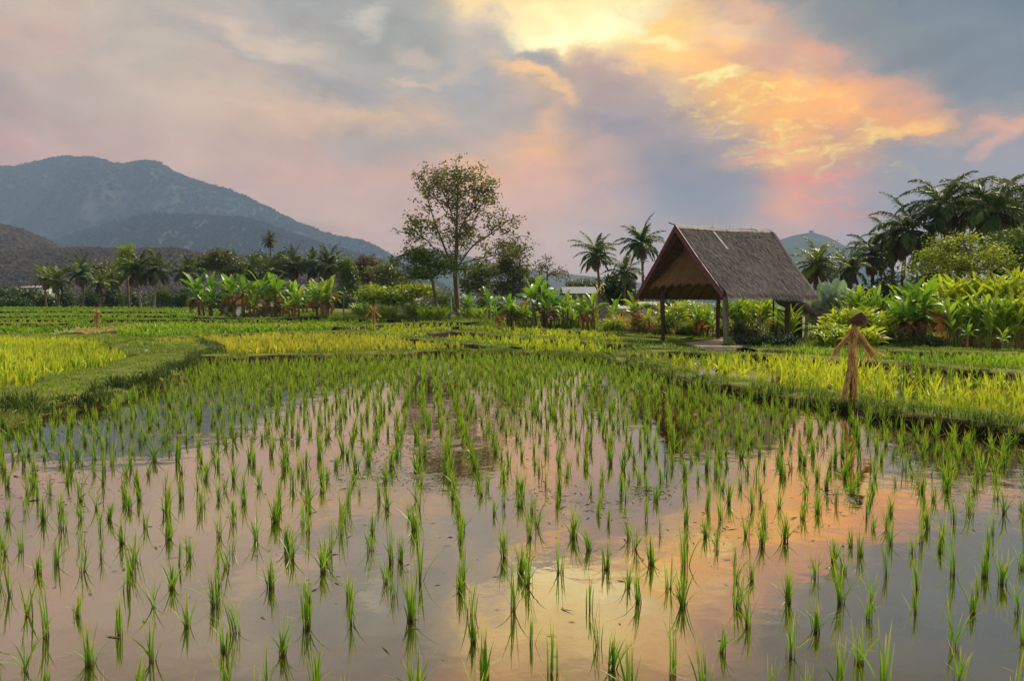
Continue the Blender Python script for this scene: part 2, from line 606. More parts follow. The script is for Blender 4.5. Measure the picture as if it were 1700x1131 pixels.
def leaf_mat(name, dark, light, tip=None, transl=0.35, rough=0.5, tip_at=0.6, spec=0.35, blotch=6.0, dry=None, dry_amt=0.0, foot=None):
    """dark/light: two leaf colours mixed by the per-leaf tint; tip: colour towards the leaf end"""
    m, N, L = new_mat(name)
    at_ = N('ShaderNodeAttribute')
    at_.attribute_name = 'tint'
    al = N('ShaderNodeAttribute')
    al.attribute_name = 'along'
    oi = N('ShaderNodeObjectInfo')
    tc = N('ShaderNodeTexCoord')
    nz = N('ShaderNodeTexNoise')
    nz.inputs['Scale'].default_value = blotch
    nz.inputs['Detail'].default_value = 3
    L(tc.outputs['Object'], nz.inputs['Vector'])
    add = N('ShaderNodeMath')
    add.operation = 'MULTIPLY_ADD'
    L(nz.outputs['Fac'], add.inputs[0])
    add.inputs[1].default_value = 0.7
    L(at_.outputs['Fac'], add.inputs[2])
    a2 = N('ShaderNodeMath')
    a2.operation = 'MULTIPLY_ADD'
    L(oi.outputs['Random'], a2.inputs[0])
    a2.inputs[1].default_value = 0.22
    L(add.outputs[0], a2.inputs[2])
    a3 = N('ShaderNodeMath')
    a3.operation = 'SUBTRACT'
    a3.use_clamp = True
    L(a2.outputs[0], a3.inputs[0])
    a3.inputs[1].default_value = 0.46
    mx = N('ShaderNodeMix')
    mx.data_type = 'RGBA'
    mx.inputs['A'].default_value = rgba(dark)
    mx.inputs['B'].default_value = rgba(light)
    L(a3.outputs[0], mx.inputs['Factor'])
    col = mx.outputs['Result']
    if tip:
        mr = N('ShaderNodeMapRange')
        mr.inputs['From Min'].default_value = tip_at
        mr.inputs['From Max'].default_value = 1.05
        L(al.outputs['Fac'], mr.inputs['Value'])
        mt = N('ShaderNodeMix')
        mt.data_type = 'RGBA'
        mt.inputs['B'].default_value = rgba(tip)
        L(col, mt.inputs['A'])
        L(mr.outputs[0], mt.inputs['Factor'])
        col = mt.outputs['Result']
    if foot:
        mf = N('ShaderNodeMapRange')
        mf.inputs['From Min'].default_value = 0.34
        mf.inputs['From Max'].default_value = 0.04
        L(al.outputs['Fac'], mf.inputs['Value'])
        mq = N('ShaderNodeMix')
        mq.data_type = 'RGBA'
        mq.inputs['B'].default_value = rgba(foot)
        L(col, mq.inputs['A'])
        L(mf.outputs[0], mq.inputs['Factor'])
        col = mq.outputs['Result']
    if dry:
        n2 = N('ShaderNodeTexNoise')
        n2.inputs['Scale'].default_value = blotch * 2.3
        n2.inputs['Detail'].default_value = 4
        L(tc.outputs['Object'], n2.inputs['Vector'])
        mr2 = N('ShaderNodeMapRange')
        mr2.inputs['From Min'].default_value = 0.72 - dry_amt
        mr2.inputs['From Max'].default_value = 0.80 - dry_amt
        L(n2.outputs['Fac'], mr2.inputs['Value'])
        md = N('ShaderNodeMix')
        md.data_type = 'RGBA'
        md.inputs['B'].default_value = rgba(dry)
        L(col, md.inputs['A'])
        L(mr2.outputs[0], md.inputs['Factor'])
        col = md.outputs['Result']
    pb = N('ShaderNodeBsdfPrincipled')
    pb.inputs['Roughness'].default_value = rough
    pb.inputs['Specular IOR Level'].default_value = spec
    L(col, pb.inputs['Base Color'])
    tr = N('ShaderNodeBsdfTranslucent')
    g = N('ShaderNodeVectorMath')
    g.operation = 'MULTIPLY'
    g.inputs[1].default_value = (1.25, 1.15, 0.6)
    L(col, g.inputs[0])
    L(g.outputs[0], tr.inputs['Color'])
    ms = N('ShaderNodeMixShader')
    ms.inputs['Fac'].default_value = transl
    L(pb.outputs[0], ms.inputs[1])
    L(tr.outputs[0], ms.inputs[2])
    o = N('ShaderNodeOutputMaterial')
    L(ms.outputs[0], o.inputs['Surface'])
    return m


def surf_mat(name, a, b, scale=4.0, detail=6, rough=0.85, bump=0.3, stretch=(1, 1, 1), c=None, coords='Object', spec=0.25, lo=0.35, hi=0.65, bump_scale=None):
    m, N, L = new_mat(name)
    tc = N('ShaderNodeTexCoord')
    mp = N('ShaderNodeMapping')
    mp.inputs['Scale'].default_value = stretch
    L(tc.outputs[coords], mp.inputs[0])
    nz = N('ShaderNodeTexNoise')
    nz.inputs['Scale'].default_value = scale
    nz.inputs['Detail'].default_value = detail
    nz.inputs['Roughness'].default_value = 0.62
    L(mp.outputs[0], nz.inputs['Vector'])
    mr = N('ShaderNodeMapRange')
    mr.inputs['From Min'].default_value = lo
    mr.inputs['From Max'].default_value = hi
    L(nz.outputs['Fac'], mr.inputs['Value'])
    mx = N('ShaderNodeMix')
    mx.data_type = 'RGBA'
    mx.inputs['A'].default_value = rgba(a)
    mx.inputs['B'].default_value = rgba(b)
    L(mr.outputs[0], mx.inputs['Factor'])
    col = mx.outputs['Result']
    if c:
        n2 = N('ShaderNodeTexNoise')
        n2.inputs['Scale'].default_value = scale * 0.23
        n2.inputs['Detail'].default_value = 4
        L(mp.outputs[0], n2.inputs['Vector'])
        m2 = N('ShaderNodeMapRange')
        m2.inputs['From Min'].default_value = 0.48
        m2.inputs['From Max'].default_value = 0.62
        L(n2.outputs['Fac'], m2.inputs['Value'])
        mc = N('ShaderNodeMix')
        mc.data_type = 'RGBA'
        mc.inputs['B'].default_value = rgba(c)
        L(col, mc.inputs['A'])
        L(m2.outputs[0], mc.inputs['Factor'])
        col = mc.outputs['Result']
    at_ = N('ShaderNodeAttribute')
    at_.attribute_name = 'tint'
    v = N('ShaderNodeMath')
    v.operation = 'MULTIPLY_ADD'
    L(at_.outputs['Fac'], v.inputs[0])
    v.inputs[1].default_value = 0.6
    v.inputs[2].default_value = 0.7
    vs = N('ShaderNodeVectorMath')
    vs.operation = 'SCALE'
    L(col, vs.inputs[0])
    L(v.outputs[0], vs.inputs['Scale'])
    pb = N('ShaderNodeBsdfPrincipled')
    pb.inputs['Roughness'].default_value = rough
    pb.inputs['Specular IOR Level'].default_value = spec
    L(vs.outputs[0], pb.inputs['Base Color'])
    if bump:
        bp = N('ShaderNodeBump')
        bp.inputs['Strength'].default_value = bump
        bp.inputs['Distance'].default_value = 0.05 if bump_scale is None else bump_scale
        L(nz.outputs['Fac'], bp.inputs['Height'])
        L(bp.outputs[0], pb.inputs['Normal'])
    o = N('ShaderNodeOutputMaterial')
    L(pb.outputs[0], o.inputs['Surface'])
    return m


def bank_mat(name, grass_a, grass_b, soil):
    """low grass on top, bare soil where the bank is steep"""
    m, N, L = new_mat(name)
    tc = N('ShaderNodeTexCoord')
    nz = N('ShaderNodeTexNoise')
    nz.inputs['Scale'].default_value = 3.0
    nz.inputs['Detail'].default_value = 8
    nz.inputs['Roughness'].default_value = 0.7
    L(tc.outputs['Object'], nz.inputs['Vector'])
    mx = N('ShaderNodeMix')
    mx.data_type = 'RGBA'
    mx.inputs['A'].default_value = rgba(grass_a)
    mx.inputs['B'].default_value = rgba(grass_b)
    mr0 = N('ShaderNodeMapRange')
    mr0.inputs['From Min'].default_value = 0.35
    mr0.inputs['From Max'].default_value = 0.65
    L(nz.outputs['Fac'], mr0.inputs['Value'])
    L(mr0.outputs[0], mx.inputs['Factor'])
    ge = N('ShaderNodeNewGeometry')
    sp = N('ShaderNodeSeparateXYZ')
    L(ge.outputs['True Normal'], sp.inputs[0])
    ad = N('ShaderNodeMath')
    ad.operation = 'MULTIPLY_ADD'
    L(nz.outputs['Fac'], ad.inputs[0])
    ad.inputs[1].default_value = 0.5
    L(sp.outputs[2], ad.inputs[2])
    mr = N('ShaderNodeMapRange')
    mr.inputs['From Min'].default_value = 1.0
    mr.inputs['From Max'].default_value = 1.18
    L(ad.outputs[0], mr.inputs['Value'])
    m2 = N('ShaderNodeMix')
    m2.data_type = 'RGBA'
    m2.inputs['A'].default_value = rgba(soil)
    L(mx.outputs['Result'], m2.inputs['B'])
    L(mr.outputs[0], m2.inputs['Factor'])
    pb = N('ShaderNodeBsdfPrincipled')
    pb.inputs['Roughness'].default_value = 0.95
    pb.inputs['Specular IOR Level'].default_value = 0.1
    L(m2.outputs['Result'], pb.inputs['Base Color'])
    bp = N('ShaderNodeBump')
    bp.inputs['Strength'].default_value = 0.6
    bp.inputs['Distance'].default_value = 0.04
    L(nz.outputs['Fac'], bp.inputs['Height'])
    L(bp.outputs[0], pb.inputs['Normal'])
    o = N('ShaderNodeOutputMaterial')
    L(pb.outputs[0], o.inputs['Surface'])
    return m


def water_mat(name, r0=0.11, power=1.35, tint=(0.55, 0.46, 0.32), ripple=0.012):
    m, N, L = new_mat(name)
    tc = N('ShaderNodeTexCoord')
    nz = N('ShaderNodeTexNoise')
    nz.inputs['Scale'].default_value = 2.2
    nz.inputs['Detail'].default_value = 4
    L(tc.outputs['Object'], nz.inputs['Vector'])
    bp = N('ShaderNodeBump')
    bp.inputs['Strength'].default_value = 0.35
    bp.inputs['Distance'].default_value = ripple
    L(nz.outputs['Fac'], bp.inputs['Height'])
    gl = N('ShaderNodeBsdfGlossy')
    gl.inputs['Roughness'].default_value = 0.03
    gl.inputs['Color'].default_value = (1.0, 0.90, 0.75, 1)
    L(bp.outputs[0], gl.inputs['Normal'])
    tr = N('ShaderNodeBsdfTransparent')
    tr.inputs['Color'].default_value = rgba(tint)
    lw = N('ShaderNodeLayerWeight')
    lw.inputs['Blend'].default_value = 0.5
    pw = N('ShaderNodeMath')
    pw.operation = 'POWER'
    L(lw.outputs['Facing'], pw.inputs[0])
    pw.inputs[1].default_value = power
    ma = N('ShaderNodeMath')
    ma.operation = 'MULTIPLY_ADD'
    ma.use_clamp = True
    L(pw.outputs[0], ma.inputs[0])
    ma.inputs[1].default_value = 1 - r0
    ma.inputs[2].default_value = r0
    ms = N('ShaderNodeMixShader')
    L(ma.outputs[0], ms.inputs['Fac'])
    L(tr.outputs[0], ms.inputs[1])
    L(gl.outputs[0], ms.inputs[2])
    o = N('ShaderNodeOutputMaterial')
    L(ms.outputs[0], o.inputs['Surface'])
    return m


M = {}
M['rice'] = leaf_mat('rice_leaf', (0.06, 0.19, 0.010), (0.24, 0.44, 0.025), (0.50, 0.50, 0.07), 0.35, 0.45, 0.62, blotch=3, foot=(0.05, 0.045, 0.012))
M['rice_yellow'] = leaf_mat('yellow_rice_leaf', (0.18, 0.28, 0.02), (0.50, 0.54, 0.05), (0.52, 0.50, 0.08), 0.35, 0.55, 0.7, blotch=0.6)
M['rice_lime'] = leaf_mat('lime_rice_leaf', (0.13, 0.29, 0.010), (0.48, 0.60, 0.03), (0.62, 0.60, 0.08), 0.35, 0.55, 0.7, blotch=0.6)
M['rice_green'] = leaf_mat('green_rice_leaf', (0.10, 0.30, 0.010), (0.28, 0.50, 0.02), (0.40, 0.52, 0.05), 0.3, 0.55, 0.6, blotch=0.25)
M['grass'] = leaf_mat('bank_grass_leaf', (0.035, 0.11, 0.006), (0.22, 0.34, 0.02), (0.32, 0.34, 0.06), 0.25, 0.6, 0.6, blotch=0.9)
M['grass_dark'] = leaf_mat('bank_weed_leaf', (0.012, 0.045, 0.005), (0.10, 0.17, 0.02), (0.20, 0.19, 0.05), 0.2, 0.6, 0.7, blotch=1.4)
M['drygrass'] = leaf_mat('dry_grass_leaf', (0.16, 0.19, 0.04), (0.46, 0.38, 0.14), (0.55, 0.42, 0.20), 0.25, 0.7, 0.3, blotch=0.8)
M['palm'] = leaf_mat('palm_leaflet', (0.025, 0.06, 0.018), (0.13, 0.21, 0.055), (0.17, 0.19, 0.08), 0.15, 0.55, 0.6, spec=0.25, blotch=0.5)
M['palm_light'] = leaf_mat('palm_leaflet_light', (0.05, 0.11, 0.015), (0.22, 0.30, 0.05), (0.30, 0.28, 0.08), 0.22, 0.45, 0.6, blotch=0.5)
M['palm_dead'] = leaf_mat('dead_palm_leaflet', (0.09, 0.06, 0.035), (0.20, 0.15, 0.09), None, 0.05, 0.8, blotch=0.8)
M['banana'] = leaf_mat('banana_leaf', (0.035, 0.14, 0.012), (0.24, 0.46, 0.04), (0.30, 0.38, 0.06), 0.38, 0.38, 0.7, spec=0.5, blotch=1.2, dry=(0.50, 0.25, 0.06), dry_amt=0.0)
M['banana_pale'] = leaf_mat('pale_banana_leaf', (0.09, 0.22, 0.02), (0.36, 0.50, 0.05), (0.50, 0.42, 0.08), 0.4, 0.4, 0.75, spec=0.5, blotch=1.2, dry=(0.45, 0.25, 0.08), dry_amt=0.0)
M['banana_dry'] = leaf_mat('dry_banana_leaf', (0.10, 0.055, 0.03), (0.34, 0.20, 0.10), None, 0.12, 0.8, blotch=2.0)
M['banana_orange'] = leaf_mat('withered_banana_leaf', (0.30, 0.10, 0.02), (0.62, 0.28, 0.06), None, 0.2, 0.7, blotch=2.0)
M['ginger'] = leaf_mat('tall_lime_leaf', (0.13, 0.25, 0.015), (0.52, 0.62, 0.04), (0.60, 0.55, 0.08), 0.4, 0.4, 0.75, spec=0.5, blotch=0.7)
M['ginger_green'] = leaf_mat('tall_green_leaf', (0.10, 0.24, 0.02), (0.34, 0.48, 0.05), (0.40, 0.42, 0.08), 0.38, 0.4, 0.75, spec=0.5, blotch=0.7)
M['bluegrey'] = leaf_mat('blue_grey_leaf', (0.20, 0.32, 0.22), (0.46, 0.58, 0.48), (0.52, 0.58, 0.44), 0.2, 0.4, 0.8, spec=0.5, blotch=0.9)
M['tree_tall'] = leaf_mat('tall_tree_leaf', (0.075, 0.08, 0.022), (0.23, 0.235, 0.065), None, 0.25, 0.5, blotch=0.35)
M['tree_olive'] = leaf_mat('olive_tree_leaf', (0.045, 0.07, 0.018), (0.16, 0.20, 0.05), None, 0.25, 0.5, blotch=0.35)
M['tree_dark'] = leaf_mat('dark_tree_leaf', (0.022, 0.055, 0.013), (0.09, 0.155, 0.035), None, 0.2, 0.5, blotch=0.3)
M['tree_mid'] = leaf_mat('green_tree_leaf', (0.04, 0.085, 0.012), (0.17, 0.26, 0.035), None, 0.28, 0.5, blotch=0.3)
M['tree_bright'] = leaf_mat('bright_shrub_leaf', (0.11, 0.19, 0.015), (0.36, 0.46, 0.04), None, 0.35, 0.5, blotch=0.5)
M['tree_brown'] = leaf_mat('rusty_tree_leaf', (0.07, 0.05, 0.028), (0.17, 0.13, 0.06), None, 0.2, 0.6, blotch=0.4)
M['hedge'] = leaf_mat('hedge_leaf', (0.010, 0.032, 0.018), (0.05, 0.10, 0.05), None, 0.1, 0.5, blotch=2.5)
M['bark'] = surf_mat('bark', (0.10, 0.065, 0.04), (0.22, 0.16, 0.10), 3.0, 6, 0.9, 0.6, (3, 3, 0.6))
M['bark_pale'] = surf_mat('pale_bark', (0.20, 0.16, 0.12), (0.38, 0.32, 0.25), 3.0, 6, 0.9, 0.5, (2, 2, 4))
M['bark_red'] = surf_mat('red_brown_bark', (0.12, 0.05, 0.025), (0.30, 0.15, 0.08), 2.0, 6, 0.9, 0.5, (3, 3, 0.6))
M['stem'] = surf_mat('banana_stem', (0.12, 0.10, 0.03), (0.32, 0.24, 0.09), 3.0, 5, 0.7, 0.3, (3, 3, 0.5), c=(0.10, 0.055, 0.03))
M['ground'] = surf_mat('field_soil', (0.07, 0.075, 0.02), (0.16, 0.19, 0.04), 0.35, 8, 0.95, 0.2, c=(0.10, 0.15, 0.025))
M['mud'] = surf_mat('wet_mud', (0.035, 0.03, 0.018), (0.13, 0.11, 0.065), 2.2, 10, 0.75, 0.9, c=(0.055, 0.052, 0.028), spec=0.4)
M['bank'] = bank_mat('grassy_bank', (0.04, 0.075, 0.01), (0.15, 0.17, 0.035), (0.022, 0.015, 0.008))
M['bank_dry'] = bank_mat('dry_grassy_bank', (0.10, 0.12, 0.02), (0.25, 0.22, 0.06), (0.035, 0.024, 0.012))
M['water'] = water_mat('paddy_water')
M['thatch'] = surf_mat('grey_thatch', (0.042, 0.040, 0.040), (0.135, 0.127, 0.124), 2.2, 8, 0.95, 0.8, (1.0, 4, 4))
M['thatch_blade'] = leaf_mat('thatch_straw', (0.036, 0.034, 0.033), (0.23, 0.212, 0.202), (0.22, 0.20, 0.19), 0.05, 0.9, 0.5, blotch=0.7, spec=0.1)
M['thatch_warm'] = leaf_mat('warm_thatch_straw', (0.12, 0.07, 0.035), (0.34, 0.21, 0.11), (0.30, 0.20, 0.10), 0.15, 0.9, 0.5, blotch=1.0, spec=0.1)
M['thatch_under'] = surf_mat('thatch_underside', (0.07, 0.045, 0.025), (0.20, 0.13, 0.07), 3.0, 6, 0.95, 0.6, (1, 6, 6))
M['barge'] = surf_mat('maroon_paint', (0.10, 0.04, 0.046), (0.16, 0.07, 0.078), 3.0, 6, 0.55, 0.15, (1, 1, 4))
M['timber'] = surf_mat('dark_timber', (0.055, 0.032, 0.022), (0.15, 0.10, 0.075), 3.0, 7, 0.85, 0.6, (5, 5, 0.5))
M['timber_grey'] = surf_mat('weathered_timber', (0.14, 0.115, 0.095), (0.32, 0.275, 0.24), 3.0, 7, 0.85, 0.6, (5, 5, 0.5))
M['ridge'] = surf_mat('weathered_ridge', (0.11, 0.11, 0.105), (0.28, 0.28, 0.27), 5.0, 6, 0.7, 0.4, (0.5, 4, 4))
M['concrete'] = surf_mat('pale_concrete', (0.34, 0.28, 0.22), (0.52, 0.45, 0.37), 3.0, 6, 0.9, 0.2)
M['straw'] = leaf_mat('tied_straw', (0.36, 0.19, 0.06), (0.85, 0.60, 0.26), (0.85, 0.62, 0.30), 0.15, 0.75, 0.5, blotch=8, spec=0.2)
M['straw_core'] = surf_mat('straw_bundle', (0.20, 0.10, 0.035), (0.42, 0.24, 0.09), 14.0, 6, 0.9, 0.8, (2, 2, 0.3))
M['twine'] = surf_mat('pale_twine', (0.42, 0.28, 0.12), (0.60, 0.42, 0.2), 20, 3, 0.9, 0.2)
M['hat'] = surf_mat('dark_woven_hat', (0.045, 0.018, 0.014), (0.12, 0.055, 0.045), 9.0, 5, 0.55, 0.5, (1, 1, 5))
M['wall_white'] = surf_mat('whitewashed_wall', (0.42, 0.43, 0.44), (0.66, 0.66, 0.65), 2.0, 6, 0.9, 0.2, c=(0.30, 0.29, 0.27))
M['wall_grey'] = surf_mat('stained_concrete_wall', (0.24, 0.23, 0.23), (0.46, 0.44, 0.43), 1.2, 7, 0.9, 0.2, (1, 1, 2), c=(0.16, 0.15, 0.14))
M['roof_blue'] = surf_mat('blue_grey_metal_roof', (0.09, 0.115, 0.14), (0.16, 0.20, 0.24), 2.0, 5, 0.5, 0.1)
M['roof_grey'] = surf_mat('grey_sheet_roof', (0.15, 0.135, 0.12), (0.32, 0.30, 0.28), 2.0, 6, 0.7, 0.2, (6, 1, 1))
M['roof_brown'] = surf_mat('old_thatch_roof', (0.07, 0.05, 0.035), (0.18, 0.13, 0.09), 3.0, 6, 0.95, 0.5, (5, 1, 1))
M['roof_red'] = surf_mat('faded_red_roof', (0.30, 0.14, 0.09), (0.50, 0.26, 0.18), 3.0, 5, 0.8, 0.2)
M['opening'] = surf_mat('dark_opening', (0.012, 0.011, 0.010), (0.03, 0.026, 0.022), 3.0, 3, 0.9, 0.0)
M['litter'] = surf_mat('pale_litter', (0.40, 0.39, 0.38), (0.62, 0.61, 0.6), 12.0, 4, 0.6, 0.4)
M['hill'] = surf_mat('hill_scrub', (0.025, 0.035, 0.028), (0.095, 0.085, 0.07), 0.010, 9, 1.0, 0.0, c=(0.04, 0.06, 0.03), spec=0.0)
M['hill_dry'] = surf_mat('dry_hillside', (0.06, 0.053, 0.05), (0.11, 0.098, 0.09), 0.03, 9, 1.0, 0.0, (1, 1, 0.6), spec=0.0)
M['forest'] = leaf_mat('hill_forest_crown', (0.016, 0.028, 0.018), (0.075, 0.075, 0.055), None, 0.0, 0.9, blotch=0.004, spec=0.0)
M['forest_dry'] = leaf_mat('dry_forest_crown', (0.075, 0.065, 0.062), (0.125, 0.108, 0.10), None, 0.4, 0.9, blotch=0.01, spec=0.0)
M['weed'] = leaf_mat('floating_weed', (0.03, 0.04, 0.012), (0.12, 0.13, 0.05), None, 0.1, 0.7, blotch=5)

# ------------------------------------------------------------------ ground, water, mud
def build_ground():
    rr = np.concatenate([[0.0], np.geomspace(1.5, 60, 70), np.geomspace(63, 5200, 70)])
    aa = np.radians(np.arange(0, 360, 1.0))
    V, Q = [], []
    for r in rr:
        X = r * np.sin(aa)
        Y = r * np.cos(aa)
        Z = ground_z(X, np.abs(Y) * (Y > 0)) - 0.12
        V.append(np.stack([X, Y, Z], -1))
    V = np.concatenate(V)
    n = len(aa)
    for i in range(len(rr) - 1):
        a = np.arange(n)
        b = (a + 1) % n
        Q.append(np.stack([i * n + a, i * n + b, (i + 1) * n + b, (i + 1) * n + a], -1)[:, ::-1])
    m = MB()
    m.add(V, np.concatenate(Q))
    o = m.build('ground', M['ground'], smooth=True)
    tag(o, kind='structure')


def build_mud():
    xs = np.arange(-13, 13.01, 0.07)
    ys = np.arange(1.2, 20, 0.07)
    X, Y = np.meshgrid(xs, ys)
    Z = np.zeros_like(X)
    # islands of mud that break the surface: centre px, radii px, strength
    isl = [(730, 742, 130, 44, .065), (640, 770, 80, 18, .055), (700, 795, 45, 10, .075), (350, 727, 150, 8, .08), (480, 735, 60, 8, .065),
           (900, 684, 70, 7, .055), (860, 830, 60, 8, .03), (1410, 845, 30, 12, .05), (1390, 790, 22, 8, .05), (1080, 815, 30, 10, .04),
           (30, 780, 110, 22, .05), (1170, 690, 60, 12, .035), (560, 718, 80, 6, .05), (760, 700, 90, 14, .045), (1000, 855, 25, 6, .04), (40, 700, 130, 12, .04), (560, 790, 50, 8, .035), (820, 760, 60, 12, .04), (900, 905, 30, 5, .03), (1300, 900, 40, 7, .035), (690, 720, 60, 10, .045), (240, 760, 50, 6, .035)]
    isl = [(*P(a, b)[:2], c / F, d, e) for a, b, c, d, e in isl]
    for j in range(X.shape[0]):
        for i in range(X.shape[1]):
            x, y = X[j, i], Y[j, i]
            if abs(x) > 0.78 * y + 1.5:
                Z[j, i] = -0.06
                continue
            b = fbm(x * 1.3, y * 1.3, 3, 5)
            Z[j, i] = b
    Z = -0.058 + 0.012 * Z
    F1 = np.zeros_like(X)
    for ix, iy, rx, ry, s in isl:
        rxm = rx * iy
        rym = ry / F * iy * iy / EYE * 0.5 + 0.05
        d = np.sqrt(((X - ix) / rxm) ** 2 + ((Y - iy) / rym) ** 2)
        F1 = np.maximum(F1, np.clip(1.25 - d, 0, 1) * s)
    it = np.argwhere(F1 > 0.001)
    for j, i in it:
        x, y = X[j, i], Y[j, i]
        n = fbm(x * 8.5, y * 5.0, 7, 5)
        Z[j, i] = min(Z[j, i] + F1[j, i] * (0.95 + 2.2 * n), 0.007 + 0.012 * fbm(x * 14, y * 11, 2, 3))
    nx, ny = X.shape[1], X.shape[0]
    V = np.stack([X, Y, Z], -1).reshape(-1, 3)
    a = np.arange(nx - 1)
    Q = []
    for j in range(ny - 1):
        Q.append(np.stack([j * nx + a, j * nx + a + 1, (j + 1) * nx + a + 1, (j + 1) * nx + a], -1))
    m = MB()
    m.add(V, np.concatenate(Q))
    tag(m.build('mud', M['mud'], smooth=True), kind='structure')


def build_water():
    m = MB()
    V, Q = [], []
    xs = np.linspace(-60, 60, 61)
    ys = np.linspace(-8, 52, 31)
    for y in ys:
        for x in xs:
            V.append((x, y, 0.0))
    for j in range(len(ys) - 1):
        for i in range(len(xs) - 1):
            Q.append((j * 61 + i, j * 61 + i + 1, (j + 1) * 61 + i + 1, (j + 1) * 61 + i))
    m.add(V, Q)
    tag(m.build('water', M['water'], smooth=True), kind='structure')


build_ground()
build_mud()
build_water()


# ------------------------------------------------------------------ hills
def skyline_hill(name, pts, Y0, Yc, Y1, mat, rough=0.06, forest=None, nf=0, fs=8.0, seed=0, ncol=220, gully=0.35):
    pts = np.array(pts, float)
    pxs = np.linspace(pts[0, 0], pts[-1, 0], ncol)
    sky = np.interp(pxs, pts[:, 0], pts[:, 1])
    nr = 46
    T = np.linspace(0, 1, nr)
    V = np.zeros((nr, ncol, 3))
    for i, px in enumerate(pxs):
        H = (HY - sky[i]) / F * Yc + EYE
        for j, t in enumerate(T):
            if t < 0.68:
                s = t / 0.68
                Y = Y0 + (Yc - Y0) * s
                prof = s * s * (3 - 2 * s) * 0.55 + s * 0.45
            else:
                s = (t - 0.68) / 0.32
                Y = Yc + (Y1 - Yc) * s
                prof = 1 - s * s * 0.9
            X = (px - CX) / F * Y
            n = fbm(X / Yc * 6 + seed, Y / Yc * 5, seed, 5)
            rid = 1 - abs(fbm(X / Yc * 9 + seed + 9, Y / Yc * 2.0, seed + 4, 4)) * 1.6
            env = 4 * min(max(prof, 0), 1) * (1 - min(max(prof, 0), 1))
            z = H * prof * (1 + rough * n * (0.25 + env)) + H * gully * 0.35 * env * (rid - 0.6)
            V[j, i] = (X, Y, max(z, -2))
    m = MB()
    a = np.arange(ncol - 1)
    Q = []
    for j in range(nr - 1):
        Q.append(np.stack([j * ncol + a, j * ncol + a + 1, (j + 1) * ncol + a + 1, (j + 1) * ncol + a], -1))
    m.add(V.reshape(-1, 3), np.concatenate(Q))
    tag(m.build(name, mat, smooth=True), kind='structure')
    if forest and nf:
        tm = crown_template(seed)
        f = RNG.random((nf, 2))
        jj = f[:, 0] ** 0.9 * 0.70 * (nr - 1)
        k = int(nf * 0.12)
        jj[:k] = 0.68 * (nr - 1) + RNG.normal(0, 0.25, k)
        ii = f[:, 1] * (ncol - 1.001)
        j0 = np.clip(jj.astype(int), 0, nr - 2)
        i0 = ii.astype(int)
        fj, fi = (jj - j0)[:, None], (ii - i0)[:, None]
        pos = (V[j0, i0] * (1 - fj) * (1 - fi) + V[j0 + 1, i0] * fj * (1 - fi) + V[j0, i0 + 1] * (1 - fj) * fi + V[j0 + 1, i0 + 1] * fj * fi)
        sc = fs * RNG.uniform(0.55, 1.3, (nf, 1)) * np.array([[1, 1, 1.1]])
        # patchy tint: stands of one kind of tree lie together
        tn = np.array([fbm(p[0] / Yc * 14, p[1] / Yc * 10, seed, 3) for p in pos])
        mb = MB()
        mb.instances(tm, pos, RNG.uniform(0, 6.28, nf), sc, dt=np.clip(tn * 0.5, -0.5, 0.5) + RNG.normal(0, 0.1, nf))
        tag(mb.build('forest', forest), 'tree cover spread over the ' + name.replace('_', ' '), 'forest', kind='stuff')


def crown_template(seed):
    """a small jagged crown with an uneven outline"""
    rg = np.random.default_rng(seed + 50)
    m = MB()
    n = 16
    c = unit(rg.normal(size=(n, 3))) * rg.uniform(0.2, 0.55, (n, 1))
    c[:, 2] = np.abs(c[:, 2]) * 1.1 + 0.2
    a = unit(rg.normal(size=(n, 3)))
    b = unit(np.cross(a, rg.normal(size=(n, 3))))
    s = rg.uniform(0.22, 0.45, (n, 1))
    V = np.stack([c - a * s, c - b * s * .7, c + a * s, c + b * s * .7], 1).reshape(-1, 3)
    m.add(V, np.arange(4 * n).reshape(-1, 4), tint=np.repeat(rg.uniform(0.2, 0.8, n), 4))
    return m.arrays()


skyline_hill('mountain', [(-420, 400), (-250, 340), (-120, 300), (0, 284), (30, 283), (60, 275), (116, 264), (160, 268), (190, 277), (215, 279), (248, 273), (270, 277), (300, 294), (349, 309), (388, 321), (430, 342), (466, 362), (524, 387), (563, 400), (600, 404), (622, 412), (650, 429), (700, 452), (760, 480), (850, 519)],
             2300, 3400, 4500, M['hill'], 0.10, M['forest'], 11000, 20, 1, gully=0.6)
skyline_hill('green_spur', [(-40, 519), (40, 440), (97, 403), (140, 387), (186, 374), (230, 366), (272, 362), (338, 366), (408, 367), (440, 375), (480, 392), (540, 412), (640, 438), (720, 470), (800, 519)],
             1750, 2450, 3000, M['hill'], 0.14, M['forest'], 6000, 16, 2, gully=0.5)
skyline_hill('low_brown_hill', [(-500, 360), (-200, 368), (0, 379), (39, 389), (78, 405), (97, 416), (130, 440), (170, 470), (240, 519)],
             600, 1050, 1450, M['hill_dry'], 0.06, M['forest_dry'], 9000, 7.0, 3, ncol=120, gully=0.15)
skyline_hill('dry_wooded_rise', [(-100, 425), (60, 424), (130, 420), (200, 422), (290, 420), (340, 430), (400, 434), (480, 438), (600, 446), (660, 462), (720, 490), (800, 519)],
             480, 780, 1100, M['hill_dry'], 0.06, M['forest_dry'], 11000, 6.0, 4, ncol=160, gully=0.1)
skyline_hill('far_centre_hill', [(480, 519), (600, 450), (645, 430), (690, 418), (718, 413), (750, 418), (798, 431), (850, 446), (920, 452), (1000, 460), (1120, 478), (1240, 519)],
             2400, 3400, 4300, M['hill'], 0.08, None, 0, 10, 5, ncol=100)
